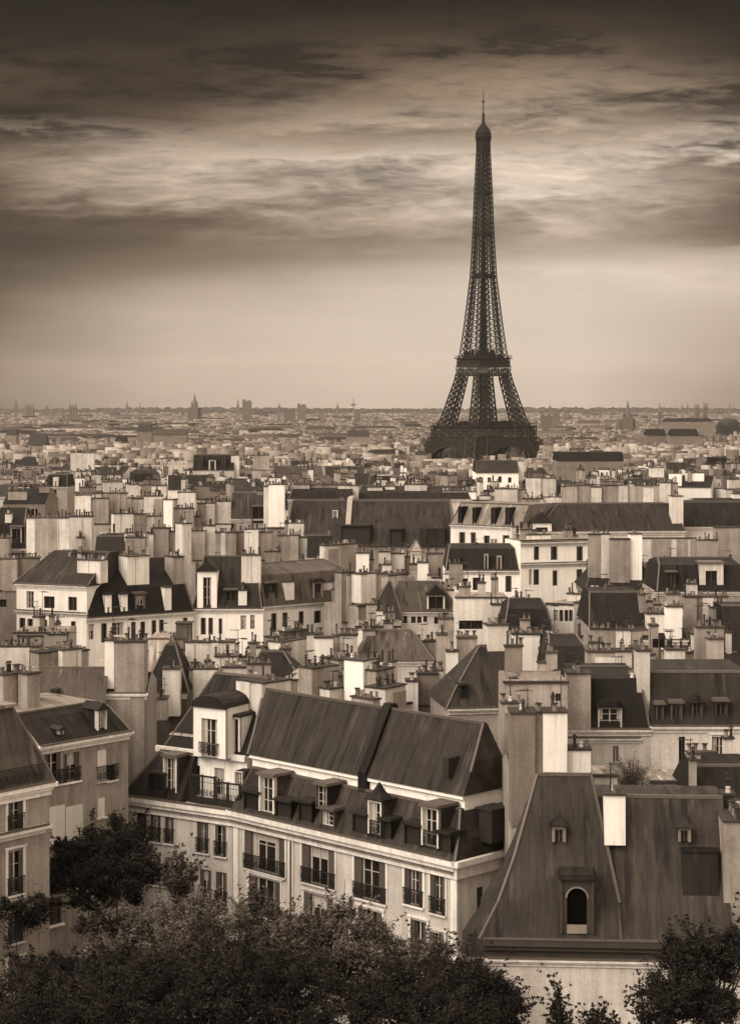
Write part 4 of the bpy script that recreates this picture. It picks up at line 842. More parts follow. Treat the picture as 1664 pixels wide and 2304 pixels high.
# walls between the long roofs and the far roofs
blk('tall white chimney tower left of the long dark roof', 585, 648, 255, 1190, 9, ('flat',), [(593,604,1090,.5,1.2,'plaster_light',True,1185),(604,640,1086,0,1.2,'plaster_white',True,1185)], wall='plaster_mid')
blk('dark zinc house left of the tall white chimney tower', 520, 598, 262, 1168, 10, ('steep', 3.6, 2.2), [(578,592,1100,2,1,'plaster_mid')], rmat='zinc', wall='plaster_mid', dorm=[(566,600,1140,1176,dict(v=-.3,hood='flat',style='dark',front='zinc_grey',side='zinc_grey'))])
blk('bright white slabs with one dark window, upper left', 252, 374, 238, 1200, 9, ('flat',), [(256,302,1151,0,1,'plaster_white'),(302,330,1152,-.2,1,'plaster_mid'),(330,366,1157,.3,1,'plaster_light')], wall='plaster_light', dY=3)
blk('pale wall with a single dark window above the bright white slabs', 264, 330, 262, 1170, 9, ('flat',), [(267,296,1117,0,1,'plaster_light'),(296,322,1118,.2,1,'plaster_light')], [(275,286,1124,1146)], wall='plaster_light')
blk('stepped brown-grey slabs above the great blank wall', 165, 262, 258, 1180, 9, ('flat',), [(170,205,1110,0,1,'plaster_light'),(205,244,1117,.2,1,'plaster_mid'),(246,284,1106,2,1,'plaster_mid')], wall='plaster_mid')
blk('slim tall white slab beside a pale block, upper left', 318, 442, 257, 1190, 9, ('flat',), [(324,366,1112,0,1,'plaster_light'),(368,388,1120,-.4,1,'plaster_white'),(392,436,1140,.4,1,'plaster_mid'),(400,440,1104,3,1,'plaster_light')], wall='plaster_mid')
blk('low pale walls below the dark gate-like roofs, left of centre', 436, 526, 262, 1180, 9, ('flat',), [(443,484,1128,0,1,'plaster_mid'),(484,520,1124,.6,1,'plaster_light'),(400,452,1158,-3,1,'plaster_mid')], wall='plaster_light')
blk('row of broad grey-beige slabs along the top of the right dark roof', 1256, 1490, 268, 1150, 10, ('flat',), [(1262,1298,1090,0,1,'plaster_mid'),(1298,1330,1088,.3,1,'plaster_mid'),(1330,1352,1092,-.3,1,'plaster_light'),(1352,1412,1088,.2,1,'plaster_mid'),(1412,1428,1084,.6,1,'plaster_light'),(1428,1482,1088,0,1,'plaster_mid')], wall='plaster_mid')
blk('cream slab with a shaded side right of the broad grey-beige slabs', 1472, 1530, 272, 1140, 9, ('flat',), [(1479,1508,1082,0,1,'plaster_light'),(1508,1524,1083,.4,1,'plaster_mid')], wall='plaster_mid')  # darker plaster strip paints the slab's shaded side
blk('long grey slab stepping down left of the broad grey-beige slabs', 1168, 1266, 256, 1190, 9, ('flat',), [(1174,1222,1118,0,1,'plaster_mid'),(1222,1262,1114,.4,1,'plaster_light')], wall='plaster_mid')
blk('cream block with dark pots above the striped skylight roof', 1106, 1186, 276, 1136, 9, ('flat',), [(1113,1164,1096,0,1.2,'plaster_light'),(1164,1180,1098,.6,1.4,'plaster_mid')], wall='plaster_mid')
blk('pale squared block below the right leg of the iron tower', 1176, 1258, 296, 1125, 9, ('flat',), [(1183,1216,1071,0,1,'plaster_light'),(1216,1250,1072,.2,1,'plaster_light')], wall='plaster_light')
blk('low dark roofs with white pots above the long dark roof', 648, 800, 276, 1124, 10, ('mans', 1.2, 1), [(660,696,1086,2,1,'plaster_mid'),(696,760,1087,2.4,1,'plaster_grey'),(760,785,1088,2,1,'plaster_light'),(785,806,1088,2,1,'plaster_light')], rmat='zinc_dark', wall='plaster_mid')
blk('cream walls with a round-headed grey roof above the long dark roof', 800, 1060, 280, 1124, 10, ('mans', 1.0, .8), [(826,860,1092,2,1,'plaster_light'),(866,888,1090,2.6,1,'plaster_light'),(910,960,1086,2,1,'plaster_light'),(995,1048,1100,1,1,'plaster_mid')], rmat='zinc_dark', wall='plaster_light')
# ================================================================== roofs below the tower: generated houses, each its own thing
def drop(Y): return float(np.interp(Y, [260, 300, 400, 500, 700, 900, 1100, 1500, 2000, 3000, 4500, 7000, 9000], [12.6, 13.2, 14.6, 16.2, 19.5, 22, 25, 31, 34, 35, 31, 19, 7]))
TX, TY = (1086.7-CX)*1500/F, 1500.0
BANDS = [(290, 330), (330, 372), (372, 416), (416, 465), (465, 520), (520, 580), (580, 650), (650, 730)]
WHERE = ['just above the nearest wide dark roofs', 'in the second line past wide dark roofs', 'in the third line past wide dark roofs', 'in the fourth line past wide dark roofs', 'in the middle lines of far rooftops', 'two lines before the iron tower foot', 'one line before the iron tower foot', 'level with the iron tower foot']
ORD = ['first', 'second', 'third', 'fourth', 'fifth', 'sixth', 'seventh', 'eighth', 'ninth', 'tenth', 'eleventh', 'twelfth', 'thirteenth', 'fourteenth', 'fifteenth', 'sixteenth', 'seventeenth', 'eighteenth', 'nineteenth', 'twentieth', 'twenty-first', 'twenty-second', 'twenty-third', 'twenty-fourth', 'twenty-fifth', 'twenty-sixth', 'twenty-seventh', 'twenty-eighth', 'twenty-ninth', 'thirtieth']
def gen_rows():
    r = random.Random(42); n = 0
    for bi, (ya, yb) in enumerate(BANDS):
        Ym = (ya+yb)/2; half = 0.205*Ym; x = -half-4; row = []
        while x < half:
            wd = r.uniform(5.5, 11.5); Y = r.uniform(ya, yb-4); row.append((x+wd/2, Y, wd*0.96)); x += wd+r.choice([0, 0, 0, 0.5, 2.5])
        seen = {}
        for k, (xc, Y, wd) in enumerate(row):
            pxc = CX+xc*F/Y; mid_ = 650 < pxc < 1280; tone = r.choices(['plaster_white', 'plaster_light', 'plaster_mid', 'plaster_grey'], [4, 4, 3, .5] if mid_ else [1, 3, 5, 2.0])[0]
            kind = r.choices(['flat', 'gable', 'mans', 'steep'], [6, 3, 1, 1.2])[0]
            ns = r.choice([3, 3, 4, 5, 6])
            adj = {'plaster_white': 'white', 'plaster_light': 'cream', 'plaster_mid': 'beige', 'plaster_grey': 'grey'}[tone]
            rn = {'flat': 'flat-topped', 'gable': 'low-gabled', 'mans': 'mansard', 'steep': 'steep dark-roofed'}[kind]
            key = (adj, rn); seen[key] = seen.get(key, 0)+1
            lab = f"{ORD[seen[key]-1]} {adj} {rn} house from the left {WHERE[bi]}"
            px = CX+xc*F/Y; D = drop(Y)+r.uniform(-1.2, 2.0)+(4.6 if abs(px-1086) < 185 and Y > 400 else 0); eave_z = CAMZ-D-2.4; py = HY+(CAMZ-eave_z)*F/Y
            dpx = wd/2*F/Y; dY = r.uniform(-0.35, 0.35)*wd
            b = Bld('apartment_building', lab, px-dpx, Y-dY/2, px+dpx, Y+dY/2, py, r.uniform(8, 13), tone, group='houses of the far rooftops')
            nw = int(b.L/r.uniform(2.0, 3.2)); win = r.random() < 0.6
            if win:
                for rowz in (0, 1):
                    for i in range(nw):
                        if r.random() < 0.75: u = b.L*(i+.5)/nw; b.winm(u-.5, u+.5, b.ze-2.6-rowz*3.1, b.ze-.9-rowz*3.1, 'far', sill=False)
            b.walls()
            rm = r.choice(['zinc_dark', 'zinc', 'zinc_grey', 'slate', 'zinc_pale', 'zinc_dark'])
            if kind == 'flat':
                mb = MB(); mb.box(-.1, b.L+.1, -.12, .2, b.ze+.002, b.ze+.2); mb.box(0, b.L, .203, b.depth, b.ze+.004, b.ze+.06, 1); mb.build('parapet', ['coping', 'zinc_grey'], b.root)
            elif kind == 'gable': b.roof([(-.2, 0), (b.depth*.45, r.uniform(1.2, 2.2))], rm, gable=tone, ridge=False)
            elif kind == 'mans': b.roof([(-.2, 0, .1, .1), (.9, 1.9, .4, .4), (b.depth*.45, 2.6, .8, .8)], rm, ridge=False)
            else: b.roof([(-.2, 0), (1.8, r.uniform(2.2, 3.4))], rm, gable=tone, ridge=False)
            for i in range(ns):
                sw = r.uniform(.6, min(3.8, b.L*.5)); a = r.uniform(0, b.L-sw); v = r.uniform(-.2, b.depth*.6)
                if r.random() < .2: b.stackm(a, a+.7, v, v+r.uniform(2.5, 5), b.ze-1, b.ze+r.uniform(1.6, 3.6), r.choice([tone, 'plaster_light', 'plaster_mid']), True, False)
                else: b.stackm(a, a+sw, v, v+.8, b.ze-1.2, b.ze+r.uniform(.6, 3.2), r.choice([tone, 'plaster_light', 'plaster_white', 'plaster_mid', 'plaster_grey']), True, False)
            n += 1
    return n
NGEN = gen_rows()
# ================================================================== everything farther: one mass of houses
def distant():
    rg = np.random.default_rng(5); V = []; Fc = []; MI = []; base = 0
    def boxes(x, y, z0, z1, wx, wy, a, mi, top, taper):
        nonlocal base
        n = len(x); c, s = np.cos(a), np.sin(a); P = np.empty((n, 8, 3))
        for k, (sx, sy) in enumerate([(-1,-1),(1,-1),(1,1),(-1,1)]*2):
            t_ = 1 if k < 4 else taper
            lx, ly = sx*wx/2*(1 if k < 4 else (0.5+0.5*t_)), sy*wy/2*t_
            P[:, k, 0] = x+lx*c-ly*s; P[:, k, 1] = y+lx*s+ly*c; P[:, k, 2] = z0 if k < 4 else z1
        V.append(P.reshape(-1, 3)); q_ = np.array([[4,5,6,7],[0,1,5,4],[1,2,6,5],[2,3,7,6],[3,0,4,7]])
        f = (base+np.arange(n)[:, None, None]*8+q_[None]).reshape(-1, 4); Fc.append(f)
        m = np.full((n, 5), mi); m[:, 0] = top; MI.append(m.reshape(-1)); base += n*8
    edges = [730, 800, 900, 1050, 1250, 1500, 1900, 2400, 3000, 3800, 4800, 6000, 7000]
    for ya, yb in zip(edges[:-1], edges[1:]):
        Ym = (ya+yb)/2; cell = float(np.interp(Ym, [700, 1500, 3000, 5000, 9000], [11, 12.5, 18, 30, 50]))
        y = np.arange(ya, yb, cell*0.95); X = []; YY = []
        for yy in y:
            xs = np.arange(-0.21*yy, 0.21*yy, cell*.98); X.append(xs+rg.uniform(-.25, .25, len(xs))*cell); YY.append(np.full(len(xs), yy)+rg.uniform(-.35, .35, len(xs))*cell)
        X = np.concatenate(X); Y = np.concatenate(YY)
        px = CX+X*F/Y
        keep = ~((np.abs(px-1086) < 150) & (Y > 930) & (Y < 2500)); X, Y = X[keep], Y[keep]; n = len(X)
        g = np.interp(Y, GY, GZ); top = CAMZ-np.interp(Y, [700, 900, 1100, 1500, 2000, 3000, 4500, 7000, 9000, 9400], [19.5, 22, 25, 31, 34, 35, 31, 19, 7, 5])-3+rg.normal(0, 1.6, n)
        top = top-np.where((np.abs(CX+X*F/Y-1086) < 190) & (Y < 960), 4.5, 0)
        w0 = 2 if Ym < 1300 else 0
        wx, wy = cell*rg.uniform(.5, 1.5, n), cell*rg.uniform(.3, .7, n); a = rg.choice([-.2, -.06, .06, .15, .5], n)+rg.normal(0, .05, n)
        boxes(X, Y, g-2, top, wx, wy, a, w0, w0+1, 1.0)
        rt = rg.random(n) < .6                                          # pitched roofs on some
        boxes(X[rt], Y[rt], top[rt], top[rt]+rg.uniform(.8, 2.4, rt.sum()), wx[rt]*1.02, wy[rt]*1.02, a[rt], w0+1, w0+1, .5)
        for _ in range(4 if Ym < 2600 else 2):                                  # chimney walls
            k = rg.random(n) < .8; m = k.sum(); sz = max(1.0, cell/17)
            boxes(X[k]+rg.uniform(-.4, .4, m)*wx[k], Y[k]+rg.uniform(-.4, .4, m)*wy[k], top[k]-1, top[k]+rg.uniform(.5, 4.6, m)*sz**.5, rg.uniform(1.2, 7, m)*sz, rg.uniform(.5, .9, m)*sz, a[k], w0, w0+1, 1.0)
    yy = np.arange(92, 740, 13.0); X, Y = [], []                          # streets go on past both edges of the view
    for y0 in yy:
        for sd_ in (-1, 1):
            for k in range(4): X.append(sd_*(0.1986*y0+12+k*13+rg.uniform(-1, 1))); Y.append(y0+rg.uniform(-1, 1))
    X, Y = np.array(X), np.array(Y); n = len(X); g = np.interp(Y, GY, GZ); top = CAMZ-np.interp(Y, [90, 130, 180, 260, 400, 700], [21, 19.5, 16.5, 14.5, 17, 22])+rg.normal(0, .8, n)
    boxes(X, Y, g-1, top, np.full(n, 11.5), np.full(n, 11.5), rg.normal(0, .04, n), 2, 3, 1.0); boxes(X, Y, top, top+2.4, np.full(n, 11.4), np.full(n, 11.4), np.zeros(n), 3, 3, .5)
    for _ in range(3): boxes(X+rg.uniform(-3.5, 3.5, n), Y+rg.uniform(-4, 4, n), top-1, top+rg.uniform(2, 4.5, n), rg.uniform(1, 3.5, n), np.full(n, .8), np.zeros(n), 2, 3, 1.0)
    n = 170; Y = rg.uniform(1700, 6600, n); X = rg.uniform(-.21, .21, n)*Y; top = CAMZ-np.interp(Y, [1500, 2000, 3000, 4500, 7000], [31, 34, 35, 31, 19])+rg.uniform(0, 5, n)          # larger blocks among them
    k_ = np.abs(CX+X*F/Y-1086) > 150; X, Y, top = X[k_], Y[k_], top[k_]; n = len(X); boxes(X, Y, top-24, top, rg.uniform(30, 110, n), rg.uniform(12, 20, n), rg.normal(0, .25, n), 0, 1, 1.0); boxes(X, Y, top, top+rg.uniform(2, 5, n), rg.uniform(30, 80, n), rg.uniform(10, 16, n), rg.normal(0, .25, n), 1, 1, .6)
    V = np.concatenate(V); Fc = np.concatenate(Fc); MI = np.concatenate(MI)
    me = bpy.data.meshes.new('distant_houses'); me.vertices.add(len(V)); me.vertices.foreach_set('co', V.ravel())
    me.loops.add(Fc.size); me.loops.foreach_set('vertex_index', Fc.ravel().astype(np.int32))
    me.polygons.add(len(Fc)); me.polygons.foreach_set('loop_start', np.arange(0, Fc.size, 4, dtype=np.int32))
    me.materials.append(M['far_wall']); me.materials.append(M['far_roof']); me.materials.append(M['mid_wall']); me.materials.append(M['mid_roof']); me.polygons.foreach_set('material_index', MI.astype(np.int32)); me.update(calc_edges=True)
    tag(link('distant_houses', me), 'hazy sea of tiny distant houses and roofs reaching the horizon', 'houses', kind='stuff')
distant()

def hills():
    mb = MB(); rg = random.Random(8); xs = [-2300+i*23 for i in range(201)]; rows = []
    for y, zz in ((6900, 4), (7600, 14), (8400, 24), (9300, 36), (9700, 39)):
        rows.append([(x, y+rg.uniform(-90, 90), zz+(rg.uniform(-2, 5) if y > 7000 else -4)+3.5*math.sin(x/310+y/900)) for x in xs])
    for a, b in zip(rows[:-1], rows[1:]):
        for i in range(200): mb.face([a[i], a[i+1], b[i+1], b[i]])
    tag(mb.build('hills', 'woods'), kind='structure')
    r2 = np.random.default_rng(4); n = 2600; y = r2.uniform(6900, 9700, n); x = r2.uniform(-.21, .21, n)*y; z = np.interp(y, [6900, 7600, 8400, 9300, 9700], [4, 14, 24, 36, 39])+3.5*np.sin(x/310+y/900); mb = MB()
    for i in range(n):
        if r2.random() < .55: w_ = r2.uniform(8, 26); mb.lathe([(w_*.7, z[i]-6), (w_, z[i]+3), (w_*.6, z[i]+r2.uniform(6, 10)), (w_*.15, z[i]+r2.uniform(8, 12))], 6, (x[i], y[i]))
    tag(mb.build('distant_woods', 'woods'), 'blurred belt of dark woods along the horizon', 'woods', kind='stuff')
hills()
def park():  # trees added behind the tower so its arch openings turn dark
    r2 = np.random.default_rng(12); mb = MB()
    for i in range(260):
        y = r2.uniform(1640, 2300); x = y*(1086.7-CX)/F+r2.uniform(-75, 75); w_ = r2.uniform(3.5, 7); g = gz(y); t = g+r2.uniform(12, 19)
        mb.lathe([(w_*.6, g), (w_, g+5), (w_*.95, t-4), (w_*.55, t-1), (w_*.1, t)], 7, (x, y))
    tag(mb.build('added_park_woods', 'woods'), 'dark belt of park trees added to darken the tower arches', 'woods', kind='stuff')
park()
# ------------------------------------------------------------------ landmarks on the horizon
def spire(name, label, px, top, base, Y, w, kind, cat='church'):
    p = at(px, base, Y); k = Y/F; H = (base-top)*k; W = w*k; g = gz(Y)-2; zb = p.z
    root = bpy.data.objects.new(name, None); COL.objects.link(root); root.location = (p.x, Y, g); tag(root, label, cat)
    z0 = zb-g; mb = MB()
    if kind == 'slim':
        mb.box(-W/2, W/2, -W/2, W/2, 0, z0+H*.35); mb.build('tower', ['spire_stone'], root)
        mb = MB(); mb.lathe([(W*.62, z0+H*.35), (W*.3, z0+H*.62), (.3, z0+H)], 8); mb.build('spire', ['spire_stone'], root)
    elif kind == 'gothic':
        mb.box(-W*.5, W*.5, -W*.5, W*.5, 0, z0+H*.28); mb.box(-W*1.0, W*.9, W*.1, W*2, 0, z0+H*.18); mb.build('nave', ['spire_stone'], root)
        mb = MB(); mb.lathe([(W*.5, z0+H*.28), (W*.32, z0+H*.5), (W*.12, z0+H*.78), (.4, z0+H)], 8)
        for sx in (-1, 1): mb.lathe([(W*.1, z0+H*.2), (W*.09, z0+H*.4), (.2, z0+H*.55)], 6, (sx*W*.45, -W*.4))
        mb.build('spire', ['spire_stone'], root)
    elif kind == 'twin':
        mb.box(-W*.5, W*.5, 0, W, 0, z0+H*.3); mb.build('nave', ['spire_stone'], root)
        for sx, hh in ((-1, 1.0), (1, .95), (0, .8)):
            mb = MB(); t_ = W*.12; mb.box(sx*W*.4-t_, sx*W*.4+t_, -t_, t_, 0, z0+H*.5); mb.lathe([(t_*1.2, z0+H*.5), (t_*.4, z0+H*.72), (.2, z0+H*hh)], 6, (sx*W*.4, 0)); mb.build('tower', ['spire_stone'], root)
    elif kind == 'blunt':
        for sx in (-1, 1):
            mb = MB(); mb.box(sx*W*.22-W*.2, sx*W*.22+W*.2, -W*.2, W*.2, 0, z0+H*.66)
            for ax in (-1, 1): mb.lathe([(W*.09, z0+H*.6), (W*.07, z0+H*.8), (.2, z0+H*(1 if ax*sx > 0 else .93))], 6, (sx*W*.22+ax*W*.12, 0))
            mb.build('tower', ['spire_stone'], root)
    elif kind == 'block':
        mb.box(-W/2, W/2, -W*.3, W*.3, 0, z0+H*.8); mb.box(-W*.5, -W*.15, -W*.2, W*.2, z0+H*.8, z0+H); mb.box(0, W*.4, -W*.2, W*.2, z0+H*.8, z0+H*.93); mb.build('wall', ['spire_stone'], root)
    elif kind == 'mast':
        mb.bar((0,0,0), (0,0,z0+H), W, 0, W*.3); mb.box(-W*1.5, W*1.5, -W, W, z0+H*.3, z0+H*.45); mb.build('mast', ['spire_stone'], root)
    elif kind == 'dome':
        mb.box(-W/2, W/2, -W/2, W/2, 0, z0+H*.3); mb.build('wall', ['black_paint'], root)
        mb = MB(); mb.lathe([(W*.52, z0+H*.3), (W*.5, z0+H*.6), (W*.38, z0+H*.85), (W*.15, z0+H)], 12); mb.build('roof', ['black_paint'], root)
L_ = [('church', 'hazy church spire farthest left on the horizon', 36, 896, 918, 5200, 7, 'slim'), ('church', 'jagged little cathedral right of the leftmost spire', 66, 903, 922, 5400, 17, 'twin'),
      ('church', 'stubby spire between the two hazy cathedrals at left', 106, 908, 922, 5600, 5, 'slim'), ('church', 'hazy cathedral with twin needle spires on the left horizon', 164, 903, 922, 5300, 16, 'twin'),
      ('church', 'pale needle spire left of the great gothic spire', 286, 902, 926, 5500, 7, 'slim'), ('church', 'slim tower between needle spire and great gothic spire', 315, 905, 930, 5300, 4, 'slim'),
      ('church', 'great gothic spire standing tall over the left horizon', 438, 884, 924, 4600, 15, 'gothic'), ('church', 'thin spire beside the square hazy tower block', 535, 896, 924, 5500, 6, 'slim'),
      ('tower_block', 'square hazy tower block with a notched top', 556, 899, 926, 5000, 20, 'block', 'building'), ('church', 'small spire alone right of the square tower block', 628, 905, 922, 5600, 6, 'slim'),
      ('tower_block', 'dark hazy block with a pointed corner left of centre', 652, 919, 937, 4200, 24, 'block', 'building'), ('tower_block', 'wide pale castle-like block left of centre horizon', 679, 908, 928, 4600, 20, 'block', 'building'),
      ('tower_block', 'dim square block below the wide castle-like block', 722, 924, 938, 4300, 14, 'block', 'building'), ('church', 'dark small spire left of the far lattice mast', 759, 904, 922, 5200, 5, 'slim'), ('mast', 'faint lattice mast on the horizon left of the iron tower', 795, 895, 920, 6500, 4, 'mast', 'mast'),
      ('tower_block', 'dim squat block below the faint lattice mast', 804, 927, 938, 4300, 13, 'block', 'building'),
      ('mast', 'hair-thin mast just right of the iron tower', 1236, 903, 922, 6000, 2, 'mast', 'mast'), ('tower_block', 'dark round-shouldered block right of the iron tower', 1250, 924, 953, 3000, 16, 'block', 'building'), ('tower_block', 'flat grey slab building beside the round-shouldered block', 1228, 932, 953, 3050, 26, 'block', 'building'),
      ('mast', 'short dark column on the right horizon', 1351, 910, 934, 4500, 2, 'mast', 'mast'), ('church', 'dark gothic spire with a broad base on the right horizon', 1411, 901, 952, 3000, 20, 'gothic'),
      ('church', 'thin dark belfry with a needle tip right of the gothic spire', 1483, 904, 940, 3300, 6, 'slim'), ('mast', 'thin pole left of the dark twin towers', 1518, 912, 934, 4300, 1.5, 'mast', 'mast'),
      ('church', 'tiny distant spire left of the dark twin towers', 1533, 906, 922, 5600, 3, 'slim'), ('church', 'tiny distant spire just above the dark twin towers', 1546, 903, 922, 5700, 3, 'slim'),
      ('church_tower', 'left one of the two dark pinnacled towers at right', 1566, 906, 940, 3300, 13, 'blunt'), ('church_tower', 'right one of the two dark pinnacled towers at right', 1586, 904, 940, 3320, 12, 'blunt'),
      ('church', 'faint far spire at the right edge of the horizon', 1640, 905, 922, 6000, 4, 'slim'), ('gasworks', 'big black domed hall at the right edge below the horizon', 1638, 939, 965, 2300, 48, 'dome', 'building')]
for a in L_: spire(*a)
def dark_hall(label, x0, x1, top, base, Y, mat='black_paint'):
    b = Bld('hall', label, x0, Y, x1, Y, base, 14, 'far_wall', cat='building'); b.walls('plaster_grey')
    b.roof([(-.5, 0, 0, 0), (6, (b.xm, top), .06*b.L, .06*b.L)], mat, ridge=False)
for a in [('black hall roof at the far left', 62, 104, 975, 1002, 1150), ('small black roof far left above the black hall', 14, 37, 965, 978, 1500), ('flat black shed roof at left distance', 308, 341, 955, 970, 1700), ('dim square dark roof below the flat black shed', 258, 282, 981, 994, 1100, 'slate'),
          ('long low dark arched hall left of the tower', 778, 832, 968, 981, 1500, 'zinc'), ('brown-grey long roof at left centre distance', 345, 420, 966, 978, 1450, 'zinc_grey'), ('dark flat hall on the right distance', 1452, 1498, 965, 979, 1400, 'slate'), ('dark hall with two bays at right distance', 1506, 1572, 965, 980, 1380, 'slate'),
          ('dark long hall far right under the gothic spire', 1490, 1604, 941, 948, 2200, 'slate')]: dark_hall(*a)
blk('wide dark row of steep roofs just right of the tower foot', 1252, 1402, 560, 1037, 14, ('steep', 2.6, 3), [(1300,1306,1014,3,1,'plaster_mid')], rmat='slate', wall='plaster_grey', corn=False)
blk('flat dark roof over white walls right below the tower arch', 1070, 1166, 352, 1064, 12, ('steep', 2.2, 3), [(1164,1178,1034,2,1,'plaster_light')], [(1080,1086,1074,1084),(1096,1104,1074,1086),(1120,1128,1072,1086),(1142,1150,1074,1086)], rmat='zinc', wall='plaster_white', corn=False)
blk('black gate-like roofs with pale ribs, left of centre', 434, 526, 420, 1058, 12, ('steep', 3.4, 2.2), [(520,538,1022,1,1,'plaster_light')], rmat='slate', wall='plaster_light', corn=False, dorm=[(470,486,1034,1057,dict(v=.1,style='dark',hood='arch',front='plaster_light',fr=.3)),(450,457,1030,1057,dict(v=.1,style='box',hood=None,front='zinc_grey')),(500,508,1030,1057,dict(v=.1,style='box',hood=None,front='zinc_grey'))])
blk('tall ribbed pale slab standing out over the left far roofs', 158, 214, 400, 1060, 9, ('flat',), [(159,212,1016,0,1.2,'plaster_light',True,1060)], wall='plaster_mid')
blk('grey slab with an arched white niche, left centre far roofs', 566, 610, 420, 1058, 9, ('flat',), [(570,606,1022,0,1,'plaster_mid',True,1058)], wall='plaster_mid')
blk('black flat roof at the left edge of the far roofs', -10, 56, 330, 1118, 9, ('steep', 2.0, 1.4), rmat='black_paint', wall='plaster_light')
blk('black pitched roof with two pale gables, far left roofs', 96, 152, 345, 1096, 9, ('steep', 2.2, 1.4, .9, .2), [], [(104,110,1100,1116),(118,128,1100,1116)], rmat='slate', wall='plaster_mid', dorm=[(120,132,1074,1094,dict(v=0,style='box',hood=None,front='plaster_light',side='plaster_light',fr=.6))])
